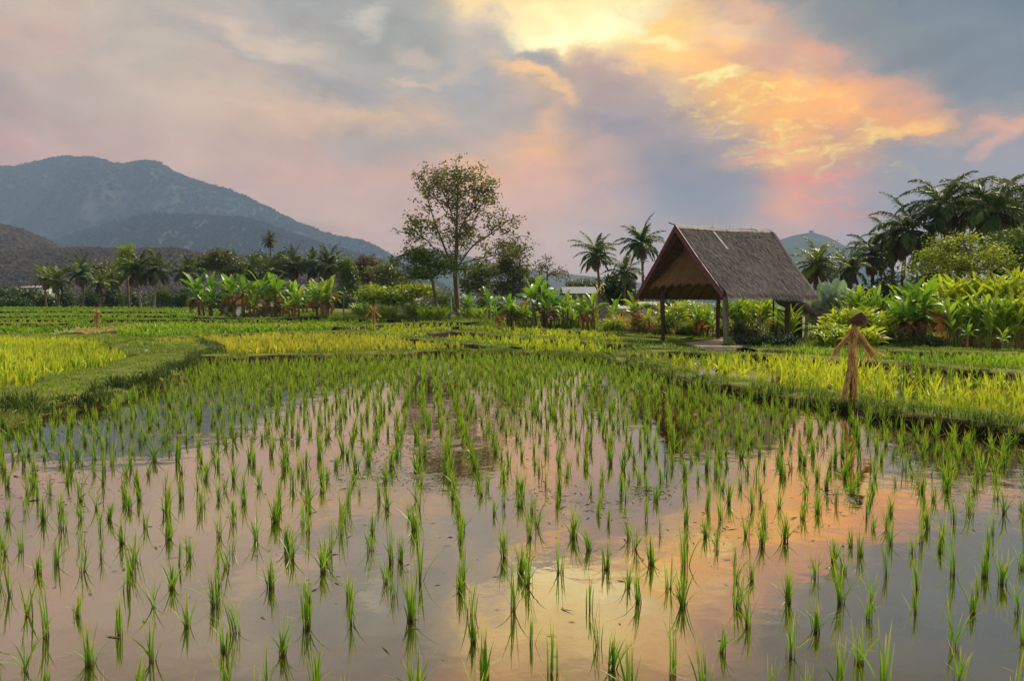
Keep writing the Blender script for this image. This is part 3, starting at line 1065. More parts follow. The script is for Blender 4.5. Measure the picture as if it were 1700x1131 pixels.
skyline_hill('far_right_hill', [(1040, 519), (1120, 480), (1190, 450), (1240, 424), (1285, 399), (1320, 389), (1347, 385), (1370, 392), (1405, 411), (1440, 432), (1500, 455), (1560, 470), (1700, 490), (1800, 519)],
             2300, 3200, 4100, M['hill'], 0.08, None, 0, 10, 6, ncol=100)


# ------------------------------------------------------------------ banks between the paddies
BANK_POLYS = []


def bank(pts, width, height, mat='bank', name='embankment', zoff=0.0, rag=0.10, step=0.35, grass=None):
    """pts: world (x, y) points; a swept earth bank, z from the ground"""
    pts = np.array([p[:2] for p in pts], float)
    sp = smooth_path(pts, 12)
    d = np.linalg.norm(np.diff(sp, axis=0), axis=1)
    L = np.concatenate([[0], np.cumsum(d)])
    n = max(int(L[-1] / step), 4)
    s = np.linspace(0, L[-1], n)
    cx = np.interp(s, L, sp[:, 0])
    cy = np.interp(s, L, sp[:, 1])
    c = np.stack([cx, cy], -1)
    t = np.gradient(c, axis=0)
    t /= np.linalg.norm(t, axis=1)[:, None] + 1e-9
    nrm = np.stack([t[:, 1], -t[:, 0]], -1)
    if np.isscalar(width):
        w = np.full(n, width)
    else:
        w = np.interp(np.linspace(0, 1, n), np.linspace(0, 1, len(width)), width)
    prof = [(-0.62, -0.5), (-0.52, 0.0), (-0.46, 0.55), (-0.38, 0.88), (-0.22, 1.0), (0, 1.04), (0.22, 1.0), (0.38, 0.88), (0.46, 0.55), (0.52, 0.0), (0.62, -0.5)]
    V = []
    for i in range(n):
        for k, (a, b) in enumerate(prof):
            q = c[i] + nrm[i] * a * w[i]
            nn = fbm(q[0] * 1.1, q[1] * 1.1, k * 0.13, 4)
            n2 = fbm(q[0] * 0.35, q[1] * 0.35, 5.0 + (1 if a > 0 else 0) * 3, 3)
            q = c[i] + nrm[i] * (a * w[i] + np.sign(a) * (nn * rag + n2 * rag * 1.5))
            z = float(ground_z(q[0], q[1])) + zoff + (height * b * (1 + 0.22 * nn) if b > 0 else -0.16 * (b < 0))
            V.append((q[0], q[1], z))
    k = len(prof)
    Q = []
    for i in range(n - 1):
        for j in range(k - 1):
            Q.append((i * k + j, i * k + j + 1, (i + 1) * k + j + 1, (i + 1) * k + j))
    m = MB()
    V = np.array(V)
    m.add(V, np.array(Q)[:, ::-1])
    o = m.build(name, M[mat], smooth=True)
    tag(o, kind='structure')
    V = V.reshape(n, k, 3)
    poly = np.concatenate([V[:, 1, :2], V[::-1, -2, :2]])
    BANK_POLYS.append(poly)
    return V


def pxs(*l, dz=0.1):
    return [P(a, b, dz)[:2] for a, b in l]


banks = {}
banks['right'] = bank(pxs((760, 586), (860, 586), (954, 590), (1001, 595), (1072, 607), (1154, 627), (1260, 647), (1340, 661), (1425, 672), (1530, 690), (1700, 714), (1950, 752), (2300, 815)), [1.3, 1.1, 0.95, 0.85, 0.85], 0.17, step=0.2, rag=0.13)
banks['back'] = bank(pxs((250, 592), (330, 595), (420, 594), (560, 591), (700, 586), (790, 585)), 1.3, 0.20)
banks['left'] = bank([(-8.6, 4.5), (-8.9, 9.5), P(70, 668)[:2], P(180, 638)[:2], P(270, 607)[:2], P(300, 592)[:2], P(280, 577)[:2]], [3.0, 2.8, 2.5, 2.4, 2.5, 2.9, 3.1], 0.23, step=0.22, rag=0.26)
banks['left_edge'] = bank(pxs((300, 590), (255, 584), (205, 568), (150, 561), (0, 560), (-300, 566)), 2.4, 0.22)
banks['b4'] = bank(pxs((243, 567), (330, 560), (430, 557), (560, 553), (640, 561), (700, 567), (800, 577), (850, 583)), 1.2, 0.24)
banks['b5'] = bank(pxs((120, 555), (209, 545), (283, 541), (430, 543), (560, 541)), 1.8, 0.2, 'bank_dry')
banks['b6'] = bank(pxs((560, 548), (640, 542), (720, 538), (800, 538)), 1.2, 0.3)
banks['b7'] = bank(pxs((690, 556), (760, 552), (860, 561), (954, 567), (1048, 574), (1095, 580), (1154, 585)), 1.2, 0.2)
banks['b1'] = bank(pxs((760, 543), (860, 547), (954, 551), (1072, 560), (1140, 564)), 1.2, 0.2)
banks['hut'] = bank(pxs((1000, 589), (1095, 584), (1154, 586), (1260, 589), (1340, 594), (1446, 600), (1552, 609), (1700, 620), (1950, 640)), 1.2, 0.16)
banks['rb'] = bank(pxs((1240, 582), (1340, 580), (1500, 583), (1700, 588), (1950, 598)), 1.6, 0.16)
for k, (y, x0, x1) in enumerate(((518.5, -250, 340), (526.5, -250, 300), (534, -250, 560), (541.5, -250, 180))):
    banks['t%d' % k] = bank(pxs(*[(x, y + (0.6 if k % 2 else -0.6) * math.sin(x * 0.02 + k)) for x in np.arange(x0, x1, 90)], dz=0.0), 0.9, 0.16 + 0.02 * k, 'bank_dry' if k == 3 else 'bank', step=0.8, rag=0.22)
banks['t5'] = bank(pxs((330, 530), (430, 533), (520, 531), (640, 529), (760, 531), dz=0), 1.4, 0.3)
# the raised ground under and behind the shelter and under the gardens on the right
def pad(name, poly, h, mat, rag=0.2):
    poly = np.array(poly, float)
    c = poly.mean(0)
    sp = smooth_path(np.vstack([poly, poly[:1]]), 8)[:-1]
    rings = [(1.06, -0.15), (1.0, 0.0), (0.985, h * 0.7), (0.95, h), (0.6, h * 1.05), (0.3, h * 1.05)]
    V = []
    for s, z in rings:
        for q in sp:
            x, y = c + (q - c) * s
            nn = fbm(x * 0.8, y * 0.8, 2, 4)
            V.append((x + nn * rag, y + nn * rag, float(ground_z(x, y)) + z * (1 + 0.15 * nn)))
    n = len(sp)
    Q = []
    for i in range(len(rings) - 1):
        for j in range(n):
            Q.append((i * n + j, i * n + (j + 1) % n, (i + 1) * n + (j + 1) % n, (i + 1) * n + j))
    V.append((*c, float(ground_z(*c)) + h * 1.05))
    T = [((len(rings) - 1) * n + j, (len(rings) - 1) * n + (j + 1) % n, len(V) - 1) for j in range(n)]
    m = MB()
    m.add(V, Q, T)
    tag(m.build(name, M[mat], smooth=True), kind='structure')
    BANK_POLYS.append(sp)
    return sp


PAD_HUT = pad('grass_terrace', [P(1060, 575)[:2], P(1110, 582)[:2], P(1200, 584)[:2], P(1330, 583)[:2], (24, 30), (34, 29), (60, 30), (60, 60), (20, 62), (9, 60), P(1010, 556)[:2]], 0.10, 'bank')
PAD_MID = pad('garden_ground', [(9, 56), (9, 75), (-20, 100), (-34, 92), P(560, 532)[:2], P(700, 531)[:2], P(790, 541)[:2], P(900, 546)[:2], P(1000, 551)[:2]], 0.12, 'bank')


# ------------------------------------------------------------------ grass on the banks (stuff)
def blades(pos, h, w, lean=0.5, k=3, rg=RNG, up=None):
    n = len(pos)
    az = rg.uniform(0, 2 * math.pi, n)
    ln = rg.uniform(0.1, 1.0, n) * lean
    hh = h * rg.uniform(0.5, 1.3, n)
    d = np.stack([np.cos(az), np.sin(az)], -1)
    t = np.linspace(0, 1, k)
    Pt = np.zeros((n, k, 3))
    Pt[..., :2] = pos[:, None, :2] + d[:, None, :] * (ln * hh)[:, None, None] * (t ** 1.7)[None, :, None]
    Pt[..., 2] = pos[:, None, 2] + hh[:, None] * (t - 0.25 * ln[:, None] * t ** 2)
    a2 = az + math.pi / 2 + rg.normal(0, 0.6, n)
    s = np.stack([np.cos(a2), np.sin(a2), np.zeros(n)], -1)
    wd = w * rg.uniform(0.6, 1.3, n)
    S = s[:, None, :] * (wd[:, None] * np.array([1.0, 0.8, 0.08] if k == 3 else np.linspace(1, 0.08, k))[None, :])[..., None]
    return Pt, S


def bank_grass(Vb, dens, h, w, mb, rows=(1, 10), clump=True, tintmu=0.5):
    n, k, _ = Vb.shape
    lo, hi = rows
    A = Vb[:-1, lo:hi - 0]
    # choose cells by area
    P00 = Vb[:-1, lo:hi - 1 + 0]
    P10 = Vb[1:, lo:hi - 1 + 0]
    P01 = Vb[:-1, lo + 1:hi + 0]
    P11 = Vb[1:, lo + 1:hi + 0]
    ar = np.linalg.norm(np.cross(P10 - P00, P01 - P00), axis=-1)
    # only where the photograph could see it
    cen = (P00 + P11) / 2
    vis = (np.abs(cen[..., 0]) < 0.85 * cen[..., 1] + 2.5)
    ar = ar * vis
    tot = ar.sum()
    cnt = int(tot * dens)
    if cnt < 1:
        return
    pr = (ar / tot).ravel()
    idx = RNG.choice(len(pr), cnt, p=pr)
    a, b = RNG.random((2, cnt, 1))
    p = (P00.reshape(-1, 3)[idx] * (1 - a) * (1 - b) + P10.reshape(-1, 3)[idx] * a * (1 - b) + P01.reshape(-1, 3)[idx] * (1 - a) * b + P11.reshape(-1, 3)[idx] * a * b)
    Pt, S = blades(p, h, w, 0.9)
    cl = np.array([fbm(q[0] * 1.3, q[1] * 1.3, 1.0, 3) for q in p])
    bare = np.array([fbm(q[0] * 0.45, q[1] * 0.45, 8.0, 4) for q in p])
    keep = (cl + RNG.normal(0, 0.25, cnt) > -0.35) & (bare + RNG.normal(0, 0.08, cnt) > -0.30)
    sc = np.clip(1 + cl * 1.2, 0.35, 2.2)
    Pt = p[:, None, :] + (Pt - p[:, None, :]) * sc[:, None, None]
    mb.strips(Pt[keep], S[keep], np.clip(tintmu + cl * 0.5 + bare * 0.6 + RNG.normal(0, 0.2, cnt), 0, 1)[keep])


def sprigs(Vb, cnt, mb, size=0.09, rows=(1, 10), h=0.22):
    """broad-leaved weeds: little stalks with pairs of leaves"""
    n, k, _ = Vb.shape
    i = RNG.integers(0, n, cnt)
    j = RNG.integers(rows[0], rows[1], cnt)
    p = Vb[i, j] + RNG.normal(0, 0.08, (cnt, 3)) * np.array([1, 1, 0.1])
    ok = np.abs(p[:, 0]) < 0.85 * p[:, 1] + 1
    p = p[ok]
    m = 7
    for q in range(m):
        f = (q + 1) / m
        pos = p + np.stack([RNG.normal(0, 0.03, len(p)), RNG.normal(0, 0.03, len(p)), h * f * RNG.uniform(0.6, 1.2, len(p))], -1)
        az = RNG.uniform(0, 6.28, len(p))
        el = RNG.uniform(-0.2, 0.8, len(p))
        d = np.stack([np.cos(az) * np.cos(el), np.sin(az) * np.cos(el), np.sin(el)], -1)
        s = unit(np.cross(d, np.array([0, 0, 1.0])))
        L = size * RNG.uniform(0.6, 1.3, len(p))[:, None]
        V = np.stack([pos, pos + d * L * .5 - s * L * .28, pos + d * L, pos + d * L * .5 + s * L * .28], 1).reshape(-1, 3)
        mb.add(V, np.arange(len(V)).reshape(-1, 4), tint=np.repeat(RNG.uniform(0.1, 0.9, len(p)), 4), along=0.3)


g = MB()
bank_grass(banks['right'], 620, 0.10, 0.0058, g)
bank_grass(banks['back'], 170, 0.13, 0.012, g)
for k_, dn_, h_, w_ in (('hut', 150, 0.12, 0.014), ('rb', 150, 0.13, 0.014), ('b4', 90, 0.14, 0.018), ('b7', 90, 0.14, 0.018), ('b1', 70, 0.15, 0.02), ('b6', 40, 0.18, 0.03), ('left_edge', 110, 0.11, 0.014)):
    bank_grass(banks[k_], dn_, h_, w_, g)
tag(g.build('grass', M['grass']), 'short green grass covering the earth banks between the paddies', 'grass', kind='stuff')
g = MB()
bank_grass(banks['left'], 420, 0.06, 0.005, g, rows=(1, 9), tintmu=0.62)
tag(g.build('grass', M['grass']), 'trodden grass covering the wide bank on the left', 'grass', kind='stuff')
g = MB()
bank_grass(banks['b5'], 50, 0.16, 0.025, g)
bank_grass(banks['t3'], 25, 0.2, 0.03, g)
tag(g.build('dry_grass', M['drygrass']), 'yellowed grass on the far banks', 'grass', kind='stuff')
g = MB()
sprigs(banks['left'], 260, g, 0.07, (7, 10), 0.16)
sprigs(banks['left'], 60, g, 0.05, (1, 9), 0.06)
sprigs(banks['right'], 260, g, 0.04, (6, 10), 0.10)
bank_grass(banks['left'], 1000, 0.19, 0.008, g, rows=(7, 10), tintmu=0.30)
bank_grass(banks['right'], 300, 0.13, 0.007, g, rows=(6, 10), tintmu=0.30)
tag(g.build('bank_weeds', M['grass_dark']), 'dark leafy weeds hanging on the water side of the banks', 'weeds', kind='stuff')


# ------------------------------------------------------------------ rice
def rice_template(seed, nb=18, h=0.28, w=0.0036, spread=0.5, k=5):
    rg = np.random.default_rng(seed)
    m = MB()
    az = rg.uniform(0, 2 * math.pi, nb)
    r0 = rg.uniform(0, 0.022, nb)
    a0 = rg.uniform(0, 2 * math.pi, nb)
    L = h * rg.uniform(0.55, 1.12, nb)
    out = np.abs(rg.normal(0, 1, nb)) * spread * 0.36 + 0.03
    wild = rg.random(nb) < 0.2
    out = np.where(wild, out + rg.uniform(0.25, 0.8, nb), out)
    L = np.where(wild, L * 0.8, L)
    t = np.linspace(0, 1, k)
    d = np.stack([np.cos(az), np.sin(az)], -1)
    Pt = np.zeros((nb, k, 3))
    Pt[..., 0] = (r0 * np.cos(a0))[:, None] + d[:, :1] * (out * L)[:, None] * (0.35 * t + 0.65 * t ** 2)[None]
    Pt[..., 1] = (r0 * np.sin(a0))[:, None] + d[:, 1:] * (out * L)[:, None] * (0.35 * t + 0.65 * t ** 2)[None]
    Pt[..., 2] = L[:, None] * (t[None] - 0.33 * (out[:, None] * t[None]) ** 2 * 1.3) - 0.02
    a2 = rg.uniform(0, 2 * math.pi, nb)
    s = np.stack([np.cos(a2), np.sin(a2), np.zeros(nb)], -1)
    prof = np.array([0.75, 1.0, 0.9, 0.6, 0.05]) if k == 5 else (np.array([0.8, 1.0, 0.7, 0.06]) if k == 4 else np.array([0.9, 1.0, 0.08]))
    S = s[:, None, :] * (w * rg.uniform(0.7, 1.3, nb)[:, None] * prof[None])[..., None]
    m.strips(Pt, S, rg.uniform(0.15, 0.85, nb))
    return m


MAIN_POLY = [P(a, b)[:2] for a, b in ((-30, 712), (60, 700), (150, 682), (225, 655), (295, 630), (345, 605), (420, 603), (560, 599), (700, 594), (860, 592), (954, 596), (1001, 603), (1072, 615), (1154, 637), (1260, 657), (1340, 672), (1425, 684), (1530, 703), (1710, 733))]
MAIN_POLY = np.array(MAIN_POLY + [(11.5, 6.5), (9.5, 1.8), (-5.5, 1.8), (-7.2, 6.5)])


def lattice(poly, sx, sy, rot, jit, drop=0.0):
    c, s = math.cos(rot), math.sin(rot)
    poly = np.asarray(poly)[:, :2]
    a = poly @ np.array([[c, -s], [s, c]])
    x0, y0 = a.min(0)
    x1, y1 = a.max(0)
    gx, gy = np.meshgrid(np.arange(x0, x1, sx), np.arange(y0, y1, sy))
    gx = gx.ravel() + RNG.normal(0, jit * sx, gx.size)
    gy = gy.ravel() + RNG.normal(0, jit * sy, gy.size)
    q = np.stack([gx, gy], -1) @ np.array([[c, s], [-s, c]])
    ok = in_poly(q[:, 0], q[:, 1], poly)
    ok &= RNG.random(len(q)) > drop
    return q[ok]


def rice():
    pts = lattice(MAIN_POLY, 0.29, 0.305, 0.12, 0.16, 0.08)
    # extra clumps towards the far side, where planting is closer
    far = lattice(MAIN_POLY, 0.34, 0.34, -0.2, 0.3, 0.15)
    far = far[RNG.random(len(far)) < np.clip((far[:, 1] - 14.0) / 6.0, 0, 0.35)]
    pts = np.vstack([pts, far])
    px = CX + F * pts[:, 0] / pts[:, 1]
    py = HY + F * EYE / pts[:, 1]
    keep = (px > -500) & (px < 2300)
    pts, px, py = pts[keep], px[keep], py[keep]
    inside = (px > -15) & (px < 1715) & (py < 1165)
    pts = pts[np.argsort(pts[:, 1] + 100 * ~inside)]
    tm = [rice_template(100 + i, random.choice((9, 13, 18, 23, 29)), random.choice((0.215, 0.245, 0.28)), 0.0034, random.choice((0.28, 0.4, 0.55))) for i in range(16)]
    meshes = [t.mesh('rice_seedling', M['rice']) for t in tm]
    near, rest = pts[:300], pts[300:]
    for i, p in enumerate(near):
        o = bpy.data.objects.new('rice_seedling', meshes[i % 16])
        scene.collection.objects.link(o)
        s = random.uniform(0.8, 1.18)
        o.location = (p[0], p[1], 0)
        o.rotation_euler = (random.gauss(0, 0.05), random.gauss(0, 0.05), random.uniform(0, 6.28))
        o.scale = (s, s, s * random.uniform(0.9, 1.1))
        tag(o, 'green rice seedling clump standing in the foreground water', 'rice seedling', 'rice seedlings in the flooded foreground paddy')
    mb = MB()
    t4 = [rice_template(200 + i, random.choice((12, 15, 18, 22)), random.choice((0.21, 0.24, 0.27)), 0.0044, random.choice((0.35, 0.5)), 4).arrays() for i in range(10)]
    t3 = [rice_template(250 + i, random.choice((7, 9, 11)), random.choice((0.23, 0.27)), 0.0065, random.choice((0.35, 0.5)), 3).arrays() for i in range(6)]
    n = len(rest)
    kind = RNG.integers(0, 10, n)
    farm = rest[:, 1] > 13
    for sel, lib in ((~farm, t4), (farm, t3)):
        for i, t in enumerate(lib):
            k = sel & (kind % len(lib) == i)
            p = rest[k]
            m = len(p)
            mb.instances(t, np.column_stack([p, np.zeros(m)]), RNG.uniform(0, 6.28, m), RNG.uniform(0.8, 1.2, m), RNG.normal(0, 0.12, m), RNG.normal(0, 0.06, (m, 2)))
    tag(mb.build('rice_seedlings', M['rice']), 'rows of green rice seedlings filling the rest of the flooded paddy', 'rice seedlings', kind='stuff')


rice()


def field(name, poly_px, mat, sp, h, w, label, nb=8, drop=0.05, rot=0.1, spread=0.5, tint=0.0, zo=0.0, gap=-0.42):
    poly = np.array([P(a, b)[:2] if not isinstance(a, str) else b for a, b in poly_px])
    pts = lattice(poly, sp, sp, rot, 0.25, drop)
    mb = MB()
    ts = [rice_template(int(sp * 1000) + 300 + i, nb, h, w, spread, 3).arrays() for i in range(6)]
    kind = RNG.integers(0, 6, len(pts))
    pxx = CX + F * pts[:, 0] / pts[:, 1]
    ok = (pxx > -60) & (pxx < 1760)
    # keep clear of the banks
    for bp in BANK_POLYS:
        ok &= ~in_poly(pts[:, 0], pts[:, 1], bp)
    cl = np.array([fbm(q[0] * 0.25, q[1] * 0.25, 9.0, 3) for q in pts]) if len(pts) else np.zeros(0)
    c2 = np.array([fbm(q[0] * 0.7, q[1] * 0.7, 3.0, 3) for q in pts]) if len(pts) else np.zeros(0)
    ok &= (c2 + RNG.normal(0, 0.12, len(pts))) > gap
    for i, t in enumerate(ts):
        k = ok & (kind == i)
        p = pts[k]
        m = len(p)
        if not m:
            continue
        z = ground_z(p[:, 0], p[:, 1]) - 0.02 + zo
        mb.instances(t, np.column_stack([p, z]), RNG.uniform(0, 6.28, m), RNG.uniform(0.7, 1.25, m) * (1 + 0.45 * cl[k]), cl[k] * 0.9 + RNG.normal(0, 0.15, m) + tint, RNG.normal(0, 0.08, (m, 2)))
    tag(mb.build(name, M[mat]), label, 'rice crop', kind='stuff')


field('yellow_rice', [(-60, 566), (130, 564), (185, 569), (238, 590), (141, 616), (57, 633), (-60, 647)], 'rice_lime', 0.30, 0.36, 0.016, 'bright yellow-green rice in the paddy at the left edge', 9)
field('golden_rice', [(243, 566), (430, 561), (559, 557), (623, 563), (686, 569), (772, 577), (772, 583), (623, 586), (400, 590), (305, 590)], 'rice_yellow', 0.36, 0.36, 0.026, 'golden rice in the long paddy behind the flooded one', 8)
field('young_rice', [(-60, 545), (120, 548), (60, 557), (-60, 560)], 'rice_green', 0.55, 0.36, 0.05, 'green rice beside the far left straw scarecrow', 9)
field('young_rice', [(200, 548), (283, 544), (430, 545), (560, 543), (560, 550), (430, 555), (250, 562), (190, 560)], 'rice_green', 0.6, 0.50, 0.055, 'tall dense green rice behind the golden paddy', 10)
field('young_rice', [(-60, 511.8), (160, 512), (330, 513), (420, 518), (520, 520), (740, 528), (560, 541), (300, 540), (100, 546), (-60, 546)], 'rice_green', 0.62, 0.30, 0.055, 'green rice on the stepped terraces below the palms', 9, rot=0.02)
field('lime_rice', [(570, 549), (650, 543), (770, 541), (720, 553), (690, 566), (620, 558)], 'rice_lime', 0.55, 0.34, 0.04, 'yellow-green rice around the middle straw scarecrow', 8)
field('lime_rice', [(760, 546), (860, 550), (954, 554), (1090, 564), (1090, 574), (954, 565), (860, 558), (770, 551)], 'rice_lime', 0.45, 0.34, 0.032, 'yellow-green rice in the strip in front of the banana plants', 8)
field('lime_rice', [(770, 558), (860, 565), (954, 571), (1048, 579), (1000, 588), (954, 586), (860, 582), (790, 580), (720, 570)], 'rice_lime', 0.42, 0.34, 0.028, 'yellow-green rice in the small paddy left of the shelter', 7, 0.2)
field('lime_rice', [(1013, 591), (1110, 588), (1260, 593), (1340, 599), (1446, 605), (1552, 614), (1760, 630), (1760, 705), (1531, 672), (1425, 654), (1340, 645), (1260, 632), (1154, 612), (1072, 598)], 'rice_lime', 0.35, 0.34, 0.013, 'yellow-green rice in the wet paddy behind the large scarecrow', 8, 0.12, spread=0.7, gap=-0.12)
field('young_rice', [(1300, 585), (1500, 587), (1760, 594), (1760, 618), (1552, 606), (1446, 597), (1340, 591)], 'rice_green', 0.30, 0.30, 0.018, 'green rice in the narrow strip below the garden', 8, tint=0.2)


def floating_bits():
    mb = MB()
    spots = [(730, 745, 150, 45, 700), (350, 727, 160, 12, 300), (640, 790, 110, 22, 220), (900, 830, 90, 22, 90), (1085, 820, 40, 14, 160), (1300, 770, 90, 40, 60), (1400, 830, 60, 25, 100), (60, 800, 120, 60, 170), (1250, 880, 140, 30, 60),
             (1000, 850, 60, 20, 60), (700, 900, 700, 160, 130), (1620, 860, 60, 30, 40), (150, 700, 150, 20, 220)]
    for a, b, c, d, n in spots:
        n = int(n * 1.5)
        qx = RNG.normal(a, c * 0.55, n)
        qy = np.clip(RNG.normal(b, d * 0.55, n), 640, 1120)
        Yw = F * EYE / (qy - HY)
        X = (qx - CX) / F * Yw
        az = RNG.uniform(0, 6.28, n)
        L = RNG.uniform(0.010, 0.035, n) * np.where(RNG.random(n) < 0.12, 2.6, 1)
        d1 = np.stack([np.cos(az), np.sin(az), RNG.uniform(0, 0.15, n)], -1) * L[:, None]
        s1 = np.stack([-np.sin(az), np.cos(az), RNG.normal(0, 0.2, n)], -1) * (np.minimum(L, 0.035) * RNG.uniform(0.1, 0.3, n))[:, None]
        p = np.stack([X, Yw, np.full(n, 0.003)], -1)
        V = np.stack([p - d1, p - s1, p + d1, p + s1], 1).reshape(-1, 3)
        mb.add(V, np.arange(4 * n).reshape(-1, 4), tint=np.repeat(RNG.uniform(0, 0.6, n), 4))
    tag(mb.build('floating_weeds', M['weed']), 'bits of weed and straw floating on the paddy water', 'weeds', kind='stuff')


floating_bits()


# ------------------------------------------------------------------ shelter
def build_shelter():
    O = np.array([8.94, 35.65, 0.0])
    ang = math.atan2(0.318, 0.948)
    gz = 0.06
    root = empty('thatched_shelter', (O[0], O[1], 0), 'open-sided rice field shelter with steep grey thatched roof and maroon gable boards', 'shelter', rz=ang)
    U0, U1 = -0.95, 4.54
    ZR, ZE, WE = 5.62, 2.34, 3.95

    def slope_pt(u, s, side, off=0.0):
        """s 0 ridge .. 1 eave; side +1 rear, -1 towards the camera"""
        y = side * WE * s
        z = ZR + (ZE - ZR) * s - 0.10 * math.sin(math.pi * s)
        nrm = np.array([0, side * (ZR - ZE), WE]) / math.hypot(ZR - ZE, WE)
        sag = -0.05 * math.sin((u - U0) / (U1 - U0) * math.pi) * (1 - s)
        u2 = u - 0.75 * s * max(0, (u - 3.2) / 1.34) if side < 0 else u
        return np.array([u2, y, z + sag]) + nrm * off

    roof = None
    for side, nm in ((-1, 'thatched_roof'), (1, 'thatched_roof')):
        m = MB()
        nu, ns = 70, 56
        for off, mi in ((0.16, 0), (-0.02, 1)):
            V = []
            for j in range(ns):
                for i in range(nu):
                    u = U0 + 0.04 + (U1 - U0 - 0.04) * i / (nu - 1)
                    s = j / (ns - 1)
                    n = fbm(u * 2.2, s * 3.5, side * 3, 5)
                    cours = ((s * 9) % 1.0) * 0.035
                    e = 0.0 if off < 0 else (0.06 * n + cours)
                    V.append(slope_pt(u, s * 1.0, side, off + e))
            Q = []
            for j in range(ns - 1):
                for i in range(nu - 1):
                    q = (j * nu + i, j * nu + i + 1, (j + 1) * nu + i + 1, (j + 1) * nu + i)
                    Q.append(q if (off > 0) == (side > 0) else q[::-1])
            m.add(V, Q, mi=mi)
        # rim
        rim = [(i, 0, 1) for i in range(0)]
        V, Q = [], []
        loop = [(U0 + 0.04, s) for s in np.linspace(0, 1, 20)] + [(u, 1.0) for u in np.linspace(U0 + 0.04, U1, 30)[1:]] + [(U1, s) for s in np.linspace(1, 0, 20)[1:]]
        for u, s in loop:
            V.append(slope_pt(u, s, side, -0.02))
            V.append(slope_pt(u, s, side, 0.17))
        for i in range(len(loop) - 1):
            Q.append((2 * i, 2 * i + 1, 2 * i + 3, 2 * i + 2))
        m.add(V, Q, mi=0)
        # loose straw lying down the slope
        n = 17000 if side < 0 else 2500
        us = RNG.uniform(U0 + 0.03, U1 + 0.03, n)
        ss = RNG.uniform(0.0, 1.02, n)
        k0 = n // 5
        ss[:k0] = RNG.uniform(0.93, 1.02, k0)
        k1 = n // 9
        us[k0:k0 + k1] = U1 + RNG.uniform(-0.05, 0.05, k1)
        L = RNG.uniform(0.2, 0.5, n)
        Pt = np.zeros((n, 3, 3))
        S = np.zeros((n, 3, 3))
        ln = math.hypot(ZR - ZE, WE)
        dn = np.array([0, side * WE, ZE - ZR]) / ln
        nr = np.array([0, side * (ZR - ZE), WE]) / ln
        for q in range(n):
            p = slope_pt(us[q], ss[q], side, 0.20 + RNG.uniform(-0.03, 0.045))
            dr = dn + np.array([RNG.normal(0, 0.12), 0, 0])
            if q >= k0 and q < k0 + k1:
                dr = dr + np.array([0.12, 0, 0])
            droop = -0.10 * L[q] if ss[q] > 0.93 else 0.0
            Pt[q] = [p, p + dr * L[q] * .5 + nr * 0.012, p + dr * L[q] + nr * RNG.uniform(-0.01, 0.03) + np.array([0, 0, droop])]
            w = RNG.uniform(0.006, 0.014)
            S[q] = np.array([[w, 0, 0], [w, 0, 0], [w * 0.3, 0, 0]])
        m.strips(Pt, S, np.clip(RNG.normal(0.4, 0.25, n), 0, 1), mi=2)
        o = m.build(nm, [M['thatch'], M['thatch_under'], M['thatch_blade']], root)
        if side < 0:
            roof = o
    # ridge cap: weathered boards and tied bundles
    m = MB()
    for sd in (-1, 1):
        for k in range(6):
            a, b = U0 - 0.06 + k * 0.94, U0 - 0.06 + k * 0.94 + 0.98
            z = ZR + 0.24 - 0.05 * math.sin((a - U0) / 5.5 * math.pi) - k * 0.004
            m.box((a, sd * 0.12, z - 0.06 + 0.01 * (k % 2)), (b, sd * 0.12, z - 0.065), 0.26, 0.03, up=(0, sd * 0.7, 0.72), tint=RNG.uniform(0.2, 0.8))
    m.tube([(U0 - 0.4, 0, ZR + 0.38), (U0, 0, ZR + 0.27), (2, 0, ZR + 0.21), (U1 + 0.05, 0, ZR + 0.24)], 0.035, 6)
    for q in (1.1, 1.9, 2.1, 3.4):
        m.tube([(q, -0.05, ZR + 0.2), (q + 0.06, 0, ZR + 0.42)], [0.012, 0.006], 4)
    m.build('ridge_cap', M['ridge'], root)
    # pale bits of the ridge lashing laid on the thatch
    for q in np.linspace(2.0, 4.2, 7):
        m = MB()
        p = slope_pt(q, 0.10, -1, 0.25)
        m.box(p, p + np.array([0.22, -0.03, -0.03]), 0.035, 0.012, tint=0.9)
        m.build('ridge_lashing', M['ridge'], root)
    p = [slope_pt(0.95, s, -1, 0.27) + np.array([0.25 * s, 0, 0]) for s in (0.05, 0.18, 0.32)]
    m = MB()
    m.strips(np.array([[p[0], p[1], p[1] + (p[2] - p[1]) * .5, p[2]]]), np.array([[[0.05, 0, 0], [0.055, 0, 0], [0.045, 0, 0], [0.06, 0, 0]]]), 0.8)
    m.strips(np.array([[p[0], p[1], p[1] + (p[2] - p[1]) * .5, p[2]]]) + np.array([0, .015, -.03]), np.array([[[0.055, 0, 0], [0.06, 0, 0], [0.05, 0, 0], [0.062, 0, 0]]]), 0.3)
    m.build('weathered_lath', M['ridge'], root)
